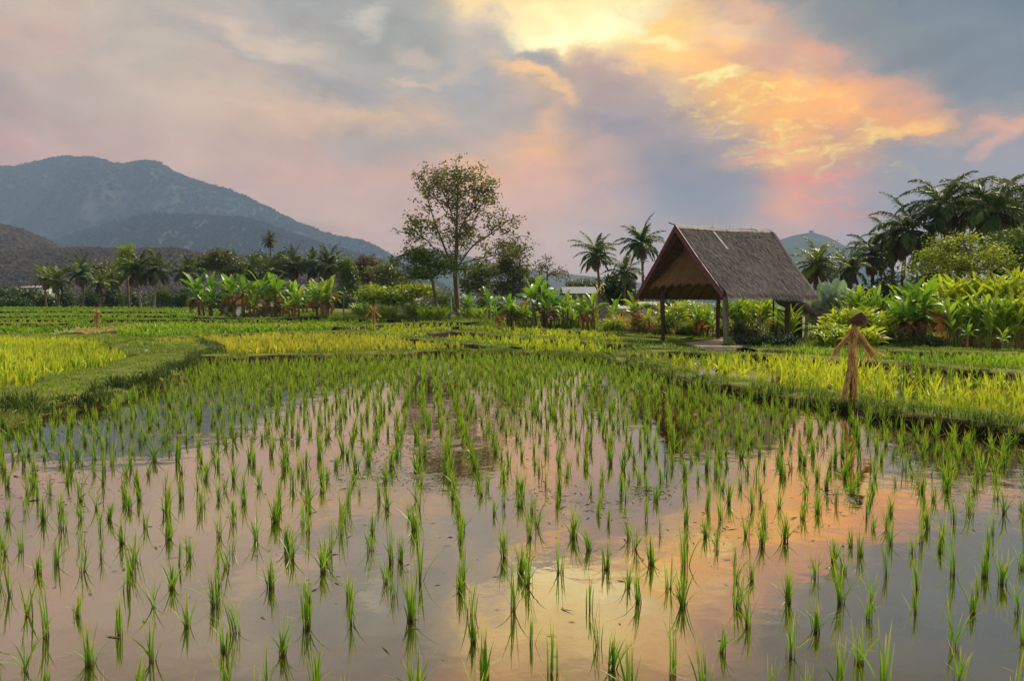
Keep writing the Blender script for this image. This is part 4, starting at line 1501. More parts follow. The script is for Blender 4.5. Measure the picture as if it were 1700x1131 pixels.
    # barge boards on the near gable and the far gable
    for uu in (U0 - 0.03, U1 - 0.05):
        for side in (-1, 1):
            if uu > 0 and side < 0:
                continue
            m = MB()
            a = np.array([uu, side * 0.0, ZR + 0.13])
            b = np.array([uu, side * (WE + 0.06), ZE - 0.02])
            mid = (a + b) / 2 + np.array([0, 0, -0.06])
            for c, d in ((a, mid), (mid, b)):
                m.box(c, d + (d - c) * 0.004, 0.045, 0.27, up=(0, side * 0.66, 0.75), tint=RNG.uniform(0.4, 0.6))
            # inner fascia strip
            m.box(a + np.array([-0.035, 0, -0.02]), b + np.array([-0.035, 0, 0.03]), 0.02, 0.10, up=(0, side * 0.66, 0.75), tint=0.5)
            if uu > 0:
                mm = MB()
                mm.box(a + np.array([0, 0, -.15]), b + np.array([0, -side * 0.1, 0]), 0.045, 0.12, up=(0, side * 0.66, 0.75), tint=0.4)
                m = mm
            m.build('barge_board', M['barge'], root)
    # gable screen of thatch, hanging inside the near gable
    m = MB()
    u = 0.12
    n = 30
    V, Q = [], []
    for j in range(n):
        t = j / (n - 1)
        z = ZR - 0.12 - t * 2.15
        half = (ZR - z) / (ZR - ZE) * WE * 0.97
        for i in range(41):
            s = -1 + 2 * i / 40
            bulge = 0.75 * t * t
            nn = fbm(s * 5, t * 4, 4, 4)
            V.append((u - bulge + 0.05 * nn, half * s, z + 0.25 * (abs(s) ** 2) * t * -0.4 - 0.10 * t * t))
    for j in range(n - 1):
        for i in range(40):
            Q.append((j * 41 + i, j * 41 + i + 1, (j + 1) * 41 + i + 1, (j + 1) * 41 + i))
    m.add(V, Q, mi=0)
    k = 6500
    t = RNG.uniform(0, 1.0, k) ** 0.6
    kk = k // 3
    t[:kk] = RNG.uniform(0.9, 1.0, kk)
    s = RNG.uniform(-1, 1, k)
    z = ZR - 0.12 - t * 2.15
    half = (ZR - z) / (ZR - ZE) * WE * 0.97
    p = np.stack([u - 0.75 * t * t - 0.03 - RNG.uniform(0, 0.05, k), half * s, z - 0.10 * s * s * t - 0.1 * t * t], -1)
    L = RNG.uniform(0.15, 0.36, k)
    tuft = 0.12 * (np.sin(s * 22) > 0.1)
    L = L + np.where(np.arange(k) < kk, tuft, 0)
    dr = np.stack([-0.25 - 0.2 * t, s * 0.45 + RNG.normal(0, 0.1, k), -np.ones(k)], -1)
    dr = unit(dr)
    Pt = np.stack([p, p + dr * L[:, None] * .5, p + dr * L[:, None]], 1)
    wv = RNG.uniform(0.008, 0.018, k)
    S = np.stack([np.zeros((k, 3)), np.stack([wv, wv, wv], -1) * 0, np.zeros((k, 3))], 1)
    S[:, :, 1] = wv[:, None] * np.array([1, 1, 0.3])
    m.strips(Pt, S, np.clip(RNG.normal(0.5, 0.25, k), 0, 1), mi=1)
    m.build('gable_thatch', [M['thatch_under'], M['thatch_warm']], root)
    # rafters and purlins
    for side in (-1, 1):
        for uu in np.arange(-0.75, 4.4, 0.72):
            m = MB()
            m.box(slope_pt(uu, 0.01, side, -0.09), slope_pt(uu, 0.985, side, -0.09), 0.06, 0.08, up=(0, side * .66, .75), tint=RNG.uniform(.3, .7))
            m.build('rafter', M['timber'], root)
        for s in (0.22, 0.45, 0.72, 0.95):
            m = MB()
            m.box(slope_pt(U0 + 0.05, s, side, -0.17), slope_pt(U1 - 0.25, s, side, -0.17), 0.06, 0.06)
            m.build('purlin', M['timber'], root)
    zt = 3.32
    for u_ in (0.0, 3.45):
        m = MB()
        m.box((u_, -3.0, zt - 0.05), (u_, 3.0, zt - 0.05), 0.12, 0.16)
        m.build('tie_beam', M['timber'], root)
        m = MB()
        m.box((u_, 0, zt), (u_, 0, ZR - 0.25), 0.1, 0.1, up=(1, 0, 0))
        m.build('king_post', M['timber'], root)
    for w in (-2.8, 2.8):
        m = MB()
        m.box((-0.6, w, zt + 0.02 - 0.16), (4.2, w, zt - 0.14), 0.12, 0.14)
        m.build('wall_plate', M['timber'], root)
    for (uu, ww, mt, r, tl) in ((0, -2.8, 'timber_grey', 0.135, 'thickest post, weathered grey, nearest the camera'), (0, 2.8, 'timber', 0.115, None), (3.45, -2.8, 'timber', 0.12, None), (3.45, 2.8, 'timber', 0.115, None)):
        m = MB()
        hh = np.linspace(-0.1, zt - 0.2, 9)
        path = [(uu + 0.02 * math.sin(h * 2 + uu), ww + 0.02 * math.cos(h * 1.7 + ww), h) for h in hh]
        rad = [r * (1 + 0.10 * math.sin(h * 3.1 + ww) + (0.12 if h < 0.3 else 0)) for h in hh]
        m.tube(path, rad, 10)
        tag(m.build('post', M[mt], root, smooth=True), tl)
    # two short braces at the gable
    m = MB()
    m.box((0, 2.8, 2.6), (0, 1.9, 3.22), 0.07, 0.07)
    m.build('brace', M['timber'], root)
    m = MB()
    m.box((0, 2.8, 2.5), (0.8, 2.8, 3.12), 0.07, 0.07)
    m.build('brace', M['timber'], root)
    # floor slab, standing low in the grass
    poly = np.array([P(1138, 576)[:2], P(1158, 583)[:2], P(1218, 584)[:2], (12.6, 34.2), (11.6, 37.2), P(1190, 570)[:2]])
    m = MB()
    c = poly.mean(0)
    z = 0.20
    V = [(x, y, z) for x, y in poly] + [(c[0] + (x - c[0]) * 1.01, c[1] + (y - c[1]) * 1.01, 0.0) for x, y in poly]
    k = len(poly)
    Q = [(i, (i + 1) % k, (i + 1) % k + k, i + k) for i in range(k)]
    V.append((c[0], c[1], z))
    T = [(i, (i + 1) % k, 2 * k) for i in range(k)]
    V = np.array(V)
    d = V[:, :2] - O[:2]
    cs, sn = math.cos(-ang), math.sin(-ang)
    V[:, :2] = np.stack([d[:, 0] * cs - d[:, 1] * sn, d[:, 0] * sn + d[:, 1] * cs], -1)
    m.add(V, Q, T)
    m.build('floor_slab', M['concrete'], root)


build_shelter()


# ------------------------------------------------------------------ scarecrows
def straw_bundle(m, path, radii, n, w=0.006, fray=0.0, mi=0, jitter=0.12, sides=9):
    """a core tube with loose straws running along it; fray opens the far end"""
    path = smooth_path(path, 5)
    k = len(path)
    rad = np.interp(np.linspace(0, 1, k), np.linspace(0, 1, len(radii)), radii)
    m.tube(path, rad * 0.92, sides, mi=1)
    tan = unit(np.gradient(path, axis=0))
    a = unit(np.cross(tan, np.array([0.3, 1.0, 0.1])))
    b = np.cross(tan, a)
    for q in range(n):
        th = random.uniform(0, 2 * math.pi)
        i0 = random.randint(0, max(k - 4, 0))
        i1 = min(i0 + random.randint(3, 6), k - 1)
        seg = np.linspace(i0, i1, 3)
        pts = []
        for s_ in seg:
            i = int(s_)
            off = (math.cos(th) * a[i] + math.sin(th) * b[i])
            r = rad[i] * random.uniform(0.95, 1.12 + jitter)
            fr = fray * (i / k) ** 3 * rad[i] * 2.0
            pts.append(path[i] + off * (r + fr))
        if i1 == k - 1:
            pts[-1] = pts[-1] + tan[-1] * random.uniform(0.0, 0.14) + (math.cos(th) * a[-1] + math.sin(th) * b[-1]) * fray * 0.05
        s = unit(np.cross(pts[2] - pts[0], np.array([random.gauss(0, 1), random.gauss(0, 1), random.gauss(0, 1)])))
        m.strips(np.array([pts]), np.array([[s * w, s * w, s * w * 0.5]]), random.uniform(0.1, 0.9))


def binding(root, c, r, axis=(0, 0, 1), parent=None):
    m = MB()
    ax = unit(np.array(axis, float))
    a = unit(np.cross(ax, np.array([0.2, 1, 0.1])))
    b = np.cross(ax, a)
    th = np.linspace(0, 2 * math.pi, 15)
    pts = [np.array(c) + (a * math.cos(t) + b * math.sin(t)) * r for t in th]
    m.tube(pts, 0.006, 4, cap=False)
    m.build('twine_binding', M['twine'], parent or root)


def scarecrow_near():
    Y = 11.7
    b = at(1411, 660, Y)
    z0 = 0.20
    root = empty('straw_scarecrow', (b[0], Y, z0), 'large straw scarecrow with dark conical hat standing on the right bank', 'scarecrow', 'straw scarecrows in the rice fields')
    q = Y / F

    def L(px, py, dy=0.0):
        return np.array([(px - 1411) * q, dy, (660 - py) * q])
    m = MB()
    m.tube([L(1412, 668), L(1413, 600), L(1414, 528)], 0.018, 6)
    m.build('pole', M['timber'], root)
    m = MB()
    straw_bundle(m, [L(1415, 545), L(1415, 556), L(1414, 566), L(1413, 584), L(1414, 600), L(1414, 617)], [0.050, 0.066, 0.058, 0.054, 0.060, 0.052], 230)
    tor = m.build('torso', [M['straw'], M['straw_core']], root)
    for py, r in ((563, 0.058), (571, 0.057), (582, 0.054), (592, 0.056), (605, 0.058)):
        binding(root, L(1413.5, py), r + 0.008, parent=tor)
    m = MB()
    straw_bundle(m, [L(1418, 534), L(1417, 541), L(1416, 548)], [0.045, 0.038, 0.05], 70)
    nk = m.build('neck', [M['straw'], M['straw_core']], root)
    binding(root, L(1417, 541), 0.046, parent=nk)
    for pts, rr, fr in (([L(1411, 551), L(1404, 560), L(1396, 570), L(1389, 579), L(1384, 589)], [0.034, 0.036, 0.029, 0.025, 0.020], 0.4),
                        ([L(1420, 552), L(1427, 560, -0.03), L(1433, 571, -0.04), L(1440, 582, -0.05), L(1445, 590, -0.05)], [0.042, 0.044, 0.034, 0.030, 0.034], 1.4)):
        m = MB()
        straw_bundle(m, pts, rr, 130, fray=fr)
        ar = m.build('arm', [M['straw'], M['straw_core']], root)
        for k in (1, 2, 3):
            binding(root, pts[k], rr[k] * 1.1, axis=pts[k + 1] - pts[k], parent=ar)
    for pts, rr in (([L(1410, 612), L(1407.5, 625), L(1405, 640), L(1400, 661)], [0.034, 0.034, 0.026, 0.008]),
                    ([L(1416.5, 612), L(1417.5, 622), L(1417, 640), L(1418, 664)], [0.040, 0.038, 0.026, 0.010])):
        m = MB()
        straw_bundle(m, pts, rr, 150, fray=1.2)
        lg = m.build('leg', [M['straw'], M['straw_core']], root)
        binding(root, pts[1], rr[1] * 1.12, parent=lg)
    # conical woven hat tipped towards the camera and to the right
    m = MB()
    c = L(1424, 529)
    ax = unit(np.array([-0.10, -0.62, 0.62]))
    a = unit(np.cross(ax, np.array([0, 0, 1.0])))
    bb = np.cross(ax, a)
    V, Q = [], []
    prof = [(0.0, 0.170), (0.010, 0.162), (0.034, 0.130), (0.07, 0.095), (0.103, 0.045), (0.124, -0.005), (0.132, -0.05), (0.128, -0.058), (0.112, -0.02), (0.06, 0.07), (0.0, 0.12)]
    ns = 28
    for r, h in prof:
        for k in range(ns):
            th = 2 * math.pi * k / ns
            rr = r * (1 + 0.05 * math.sin(2 * th + 0.6))
            V.append(c + a * rr * math.cos(th) + bb * rr * math.sin(th) * 0.92 + ax * (h + (0.008 * math.sin(th) if r > 0.1 else 0)))
    for j in range(len(prof) - 1):
        for k in range(ns):
            Q.append((j * ns + k, j * ns + (k + 1) % ns, (j + 1) * ns + (k + 1) % ns, (j + 1) * ns + k))
    m.add(V, Q)
    m.build('conical_hat', M['hat'], root, smooth=True)


scarecrow_near()


def scarecrow_far(px, py, Y, label, s, arms, stick, hat):
    b = P(px, py)
    Y = Y or b[1]
    q = Y / F
    b = np.array([(px - CX) * q, Y, float(ground_z((px - CX) * q, Y))])
    root = empty('straw_scarecrow', b, label, 'scarecrow', 'straw scarecrows in the rice fields')

    def L(x, y, dy=0.0):
        return np.array([x * q, dy, y * q])
    m = MB()
    m.tube([L(0, -1), L(0, stick + 4), L(0.5, s * 0.93)], 0.022, 5)
    m.build('pole', M['timber'], root)
    t0, t1 = stick + 13, s - 9
    m = MB()
    straw_bundle(m, [L(0, t0), L(0, (t0 + t1) / 2), L(0, t1)], [0.075, 0.07, 0.09], 50, 0.012)
    m.build('torso', [M['straw'], M['straw_core']], root)
    m = MB()
    straw_bundle(m, [L(0.6, t1), L(0.8, t1 + 3.5), L(0.8, s)], [0.06, 0.12, 0.10], 50, 0.014, fray=0.8)
    m.build('head', [M['straw'], M['straw_core']], root)
    for a in arms:
        m = MB()
        straw_bundle(m, [L(*p) for p in a], [0.035, 0.035, 0.03], 30, 0.012, fray=0.6)
        m.build('arm', [M['straw'], M['straw_core']], root)
    for sg in (-1, 1):
        m = MB()
        straw_bundle(m, [L(sg * 0.8, t0 + 1), L(sg * 2.0, (t0 + stick) / 2), L(sg * 3.2, stick)], [0.045, 0.04, 0.03], 30, 0.012, fray=0.6)
        m.build('leg', [M['straw'], M['straw_core']], root)
    if hat:
        m = MB()
        c = L(1.0, s - 1)
        V = [c + np.array([0, 0, 0.22])]
        n = 12
        for k in range(n):
            th = 2 * math.pi * k / n
            V.append(c + np.array([0.26 * math.cos(th), 0.26 * math.sin(th), -0.12]))
        m.add(V, T=[(0, 1 + k, 1 + (k + 1) % n) for k in range(n)] + [(1, 1 + (k + 1) % n, 1 + k) for k in range(1, n - 1)])
        m.build('conical_hat', M['straw_core'], root)


scarecrow_far(620, 555.5, None, 'small straw scarecrow with spread arms on a pole in the middle paddies', 47, [[(-1, 38), (-7, 36), (-12, 31)], [(1, 38), (7, 35), (11, 30)]], 18, False)
scarecrow_far(161, 545, None, 'small straw scarecrow with yellow hat before the far left terraces', 29, [[(-1, 22), (-3, 18), (-4.5, 13)], [(1, 22), (3.2, 18), (4.8, 12)]], 4, True)


# ------------------------------------------------------------------ plants
def palm(px, Y, crown_py, size, label, base_px=None, nf=24, mat='palm', tr=0.16, droop=1.0, trunk_mat='bark_pale', group='palms around the fields', zb=None, dead=4, seed=None, up=0.0, leafw=1.0):
    rg = np.random.default_rng(seed if seed is not None else abs(int(px * 7 + crown_py)))
    bp = base_px if base_px is not None else px
    b = base(bp, Y)
    c = at(px, crown_py, Y) - b
    root = empty('palm_tree', b, label, 'palm tree', group)
    H = c[2]
    m = MB()
    n = 14
    t = np.linspace(0, 1, n)
    bend = rg.uniform(-0.25, 0.25)
    path = np.stack([c[0] * t ** 1.4 + bend * np.sin(t * math.pi), rg.uniform(-0.4, 0.4) * np.sin(t * math.pi), -0.2 + (H + 0.2) * t], -1)
    rad = tr * (1.0 - 0.35 * t + 0.5 * np.exp(-t * 12)) * (1 + 0.04 * np.sin(t * 60))
    m.tube(path, rad, 8)
    m.build('trunk', M[trunk_mat], root, smooth=True)
    top = path[-1]

    def fronds(cnt, e0, e1, mat_, name, Ls, dr):
        mb = MB()
        for f in range(cnt):
            az = f * 2.39996 + rg.uniform(-0.3, 0.3)
            q = (f + 0.5) / cnt
            el = e0 + (e1 - e0) * q + rg.normal(0, 0.10)
            L = size * Ls * rg.uniform(0.85, 1.2) * (0.80 + 0.2 * math.sin(math.pi * min(q + 0.25, 1)))
            k = 15
            p = top.copy()
            pts = [p.copy()]
            hd = np.array([math.cos(az), math.sin(az), 0])
            e = el
            for i in range(k - 1):
                e -= (0.055 + 0.075 * (i / k)) * dr * rg.uniform(0.9, 1.1) * (0.55 + math.cos(e) * 0.6)
                d = hd * math.cos(e) + np.array([0, 0, math.sin(e)])
                p = p + d * L / (k - 1)
                pts.append(p.copy())
            pts = np.array(pts)
            mb.tube(pts, np.linspace(0.035, 0.006, k) * size / 3, 3, tint=0.8, cap=False)
            m2 = 36
            s = np.linspace(0.10, 0.995, m2)
            ii = s * (k - 1)
            i0 = np.minimum(ii.astype(int), k - 2)
            fr = (ii - i0)[:, None]
            pc = pts[i0] * (1 - fr) + pts[i0 + 1] * fr
            tan = unit(pts[i0 + 1] - pts[i0])
            side = unit(np.cross(tan, np.array([0, 0, 1.0])))
            upv = np.cross(side, tan)
            ll = size * 0.255 * np.clip(np.sin(np.pi * (s * 0.80 + 0.16)), 0.3, 1)
            tw = rg.uniform(-0.5, 0.5)
            for sg in (-1, 1):
                lr = ll * rg.uniform(0.8, 1.15, m2)
                d = unit(side * sg * 0.80 + tan * (0.65 + 0.7 * s[:, None] ** 2) + upv * (-0.05 + tw * sg * 0.6) + rg.normal(0, 0.09, (m2, 3)))
                a_ = pc
                b_ = pc + d * lr[:, None] * 0.5
                c_ = b_ + unit(d + np.array([0, 0, -0.9 * droop])) * lr[:, None] * 0.5
                w = 0.022 * size / 3 * leafw
                sv = unit(np.cross(d, upv + rg.normal(0, 0.5, (m2, 3))))
                S = np.stack([sv * w * 0.9, sv * w * 1.3, sv * w * 0.25], 1)
                mb.strips(np.stack([a_, b_, c_], 1), S, np.clip(0.30 + 0.35 * (1 - q) + rg.normal(0, 0.1), 0, 1))
        mb.build(name, M[mat_], root)
    fronds(nf, 1.35 + up, -0.45 + up, mat, 'crown', 1.0, droop)
    if dead:
        fronds(dead, -0.7, -1.2, 'palm_dead', 'dead_fronds', 0.7, 0.4)
    return root


def leaf_blade(mb, origin, az, el, L, W, droop, rg, k=12, tears=0.5, fold=0.35, tint=0.5, petiole=0.12, roll=0.0, prof='banana'):
    """one broad leaf: midrib curve with two halves, folded in a V, with torn margins"""
    hd = np.array([math.cos(az), math.sin(az), 0.0])
    p = np.array(origin, float)
    e = el
    pts = [p.copy()]
    for i in range(k):
        e -= droop * (0.4 + 1.4 * i / k) / k
        d = hd * math.cos(e) + np.array([0, 0, math.sin(e)])
        p = p + d * L / k
        pts.append(p.copy())
    pts = np.array(pts)
    tan = unit(np.gradient(pts, axis=0))
    side = unit(np.cross(tan, np.array([0, 0, 1.0])) + 1e-6)
    upv = np.cross(side, tan)
    if roll:
        side, upv = side * math.cos(roll) + upv * math.sin(roll), upv * math.cos(roll) - side * math.sin(roll)
    s = np.linspace(0, 1, k + 1)
    if prof == 'banana':
        w = W * np.clip(np.sin(np.pi * np.clip((s - petiole) / (1 - petiole), 0, 1) ** 0.75), 0, 1) ** 0.55
    else:
        w = W * np.clip(np.sin(np.pi * np.clip((s - petiole) / (1 - petiole), 0, 1) ** 0.9), 0, 1) ** 0.9
    w[s < petiole] = 0.03 * W
    w[-1] = 0.02 * W
    for sg in (-1, 1):
        V, al, Q = [], [], []
        i = 0
        start = True
        n = 0
        for i in range(k):
            wj0, wj1 = w[i], w[i + 1]
            f0 = rg.normal(0, 0.05) * tears
            gap = rg.random() < 0.45 * tears and i > 1
            sag = rg.uniform(0, 0.5) * tears
            o0 = side[i] * sg * wj0 * (1 - sag * .2) + upv[i] * wj0 * (fold - sag) + tan[i] * wj0 * 0.28
            o1 = side[i + 1] * sg * wj1 * (1 - sag * .2) + upv[i + 1] * wj1 * (fold - sag) + tan[i + 1] * wj1 * 0.28
            if gap:
                o1 = o1 - tan[i] * L / k * 0.45
            a0 = pts[i]
            a1 = pts[i + 1]
            V += [a0, a1, a1 + o1 * (1 + f0), a0 + o0 * (1 + f0)]
            al += [s[i] * .4, s[i + 1] * .4, 0.45 + s[i + 1] * .5, 0.45 + s[i] * .5]
            Q.append((n, n + 1, n + 2, n + 3))
            n += 4
        mb.add(V, Q, tint=np.clip(tint + rg.normal(0, 0.05), 0, 1), along=np.array(al))
    mb.tube(pts[::3], np.linspace(0.022, 0.005, len(pts[::3])) * L / 2, 4, tint=0.95, cap=False)


def banana(px, Y, top_py, label, spread_px=40, nst=3, mat='banana', dry=0.3, orange=0.0, seed=None, zoff=0.1, lean=0.0, cat='banana plant', group='banana plants around the fields', wide=1.0, wl=0.215):
    rg = np.random.default_rng(seed if seed is not None else abs(int(px * 3 + top_py * 5)))
    b = base(px, Y)
    b[2] += zoff * 0.6
    H = (HY - top_py) / F * Y + EYE - b[2]
    sp = spread_px / F * Y * 0.5
    root = empty('banana_plant', b, label, cat, group)
    crown, dl, ol = MB(), MB(), MB()
    for i in range(nst):
        h = H * (rg.uniform(0.5, 0.98) if i else 1.0)
        off = np.array([rg.uniform(-1, 1) * sp * 0.6, rg.uniform(-1, 1) * sp * 0.5, 0]) if i else np.array([rg.uniform(-.2, .2) * sp, 0, 0])
        hs = h * 0.50
        tilt = off * 0.35 + np.array([lean, 0, 0])
        t = np.linspace(0, 1, 7)
        path = off[None] + np.stack([tilt[0] * t ** 1.5, tilt[1] * t ** 1.5, -0.15 + (hs + 0.15) * t], -1)
        m = MB()
        m.tube(path, (0.13 - 0.06 * t) * h / 3.2, 8)
        m.build('stem', M['stem'], root, smooth=True)
        top = path[-1]
        nl = rg.integers(8, 12)
        for j in range(nl):
            q = j / (nl - 1)
            az = j * 2.4 + rg.uniform(-0.35, 0.35) + i
            el = 1.42 - 0.75 * q + rg.normal(0, 0.08)
            L = min(h, 0.85 * H) * 0.58 * rg.uniform(0.75, 1.1) * (0.85 + 0.15 * (1 - q))
            leaf_blade(crown, top - np.array([0, 0, 0.10 * q * h]), az, el, L * wide, L * wl * 0.55, (0.45 + 1.5 * q) * rg.uniform(0.8, 1.2), rg, 13, tears=0.5 + 0.6 * q, fold=0.45 - 0.3 * q, tint=0.66 - 0.5 * q + rg.normal(0, 0.14), roll=rg.normal(0, 0.45))
        nd = int(nl * dry + rg.random())
        for j in range(nd):
            az = rg.uniform(0, 6.28)
            leaf_blade(dl, top - np.array([0, 0, rg.uniform(0.02, 0.2) * h]), az, rg.uniform(-0.2, 0.3), h * 0.40 * rg.uniform(0.7, 1.1), h * 0.05, 2.6, rg, 9, tears=1.0, fold=-0.3, tint=rg.uniform(.1, .9), roll=rg.normal(0, .6))
        no = int(nl * orange + rg.random() * (orange > 0))
        for j in range(no):
            az = rg.uniform(0, 6.28)
            leaf_blade(ol, top - np.array([0, 0, rg.uniform(0.0, 0.15) * h]), az, rg.uniform(-0.1, 0.9), h * 0.36 * rg.uniform(0.7, 1.1), h * 0.055, 2.0, rg, 9, tears=0.9, fold=0.1, tint=rg.uniform(.1, .9), roll=rg.normal(0, .6))
    crown.build('leaf_crown', M[mat], root)
    if dl.V:
        dl.build('dry_leaves', M['banana_dry'], root)
    if ol.V:
        ol.build('withered_leaves', M['banana_orange'], root)
    return root


def leafy_clump(px, Y, top_py, w_px, label, mat='ginger', nst=16, Lf=0.7, Wf=0.10, nl=7, name='tall_leafy_plant', cat='leafy plant', group='tall leafy plants in the right-hand garden', upright=1.15, seed=None, zoff=0.1, droop=0.9, nk=6, lo=0.3):
    """a clump of canes with long upright leaves"""
    rg = np.random.default_rng(seed if seed is not None else abs(int(px * 5 + top_py * 3)))
    b = base(px, Y)
    b[2] += zoff * 0.6
    H = (HY - top_py) / F * Y + EYE - b[2]
    sp = w_px / F * Y * 0.5
    root = empty(name, b, label, cat, group)
    st, lv = MB(), MB()
    for i in range(nst):
        h = H * rg.uniform(0.68, 1.0)
        off = np.array([rg.uniform(-1, 1) * sp, rg.uniform(-1, 1) * min(sp, 1.2), 0])
        ln = np.array([rg.normal(0, 0.10), rg.normal(0, 0.10), 0]) * h
        t = np.linspace(0, 1, 5)
        hs = max(h - Lf * 0.75, h * 0.4)
        path = off[None] + ln[None] * (t ** 1.5)[:, None] + np.stack([0 * t, 0 * t, hs * t], -1)
        st.tube(path, 0.018, 4, tint=0.7, cap=False)
        a0 = rg.uniform(0, 6.28)
        for j in range(nl):
            f = lo + (1 - lo) * (j + 1) / nl
            p = path[0] * (1 - f) + path[-1] * f
            az = a0 + (j % 2) * math.pi + rg.normal(0, 0.5)
            el = upright + rg.normal(0, 0.15) - 0.35 * (1 - f)
            leaf_blade(lv, p, az, el, Lf * rg.uniform(0.8, 1.2), Wf * rg.uniform(0.8, 1.2), droop * rg.uniform(0.5, 1.3), rg, nk, tears=0.0, fold=0.35, tint=rg.uniform(0.15, 0.85), petiole=0.05, roll=rg.normal(0, 0.5), prof='lance')
    st.build('stems', M['ginger_green' if mat != 'bluegrey' else 'bluegrey'], root)
    lv.build('leaves', M[mat], root)
    return root


def foliage_cloud(mb, centers, per, sig, leaf, rg, flat=0.8, tints=None, aspect=0.55):
    n = len(centers) * per
    c = np.repeat(centers, per, axis=0)
    p = c + rg.normal(0, 1, (n, 3)) * np.array([sig, sig, sig * flat])
    a = unit(rg.normal(size=(n, 3)) * np.array([1, 1, 0.6]))
    bq = unit(np.cross(a, rg.normal(size=(n, 3))))
    L = leaf * rg.uniform(0.6, 1.35, (n, 1))
    V = np.stack([p - a * L * .5, p - bq * L * aspect * .5 + a * L * .08, p + a * L * .5, p + bq * L * aspect * .5 + a * L * .08], 1).reshape(-1, 3)
    if tints is None:
        tints = rg.uniform(0.25, 0.75, len(centers))
    ti = np.clip(np.repeat(tints, per) + rg.normal(0, 0.13, n), 0, 1)
    mb.add(V, np.arange(4 * n).reshape(-1, 4), tint=np.repeat(ti, 4), along=0.3)


def crown_points(lobes, n, rg, shell=0.55):
    """points inside ellipsoid lobes, gathered more towards their skin"""
    vol = np.array([l[1][0] * l[1][1] * l[1][2] for l in lobes]) ** 0.8
    out = []
    for (c, r), k in zip(lobes, rg.multinomial(n, vol / vol.sum())):
        d = unit(rg.normal(size=(k, 3)))
        rr = (shell + (1 - shell) * rg.random((k, 1))) * np.where(rg.random((k, 1)) < 0.25, rg.random((k, 1)), 1)
        wob = 1 + 0.22 * np.sin(d[:, :1] * 7 + c[0]) * np.sin(d[:, 2:] * 6 + c[2])
        out.append(np.array(c) + d * rr * np.array(r) * wob)
    return np.concatenate(out)


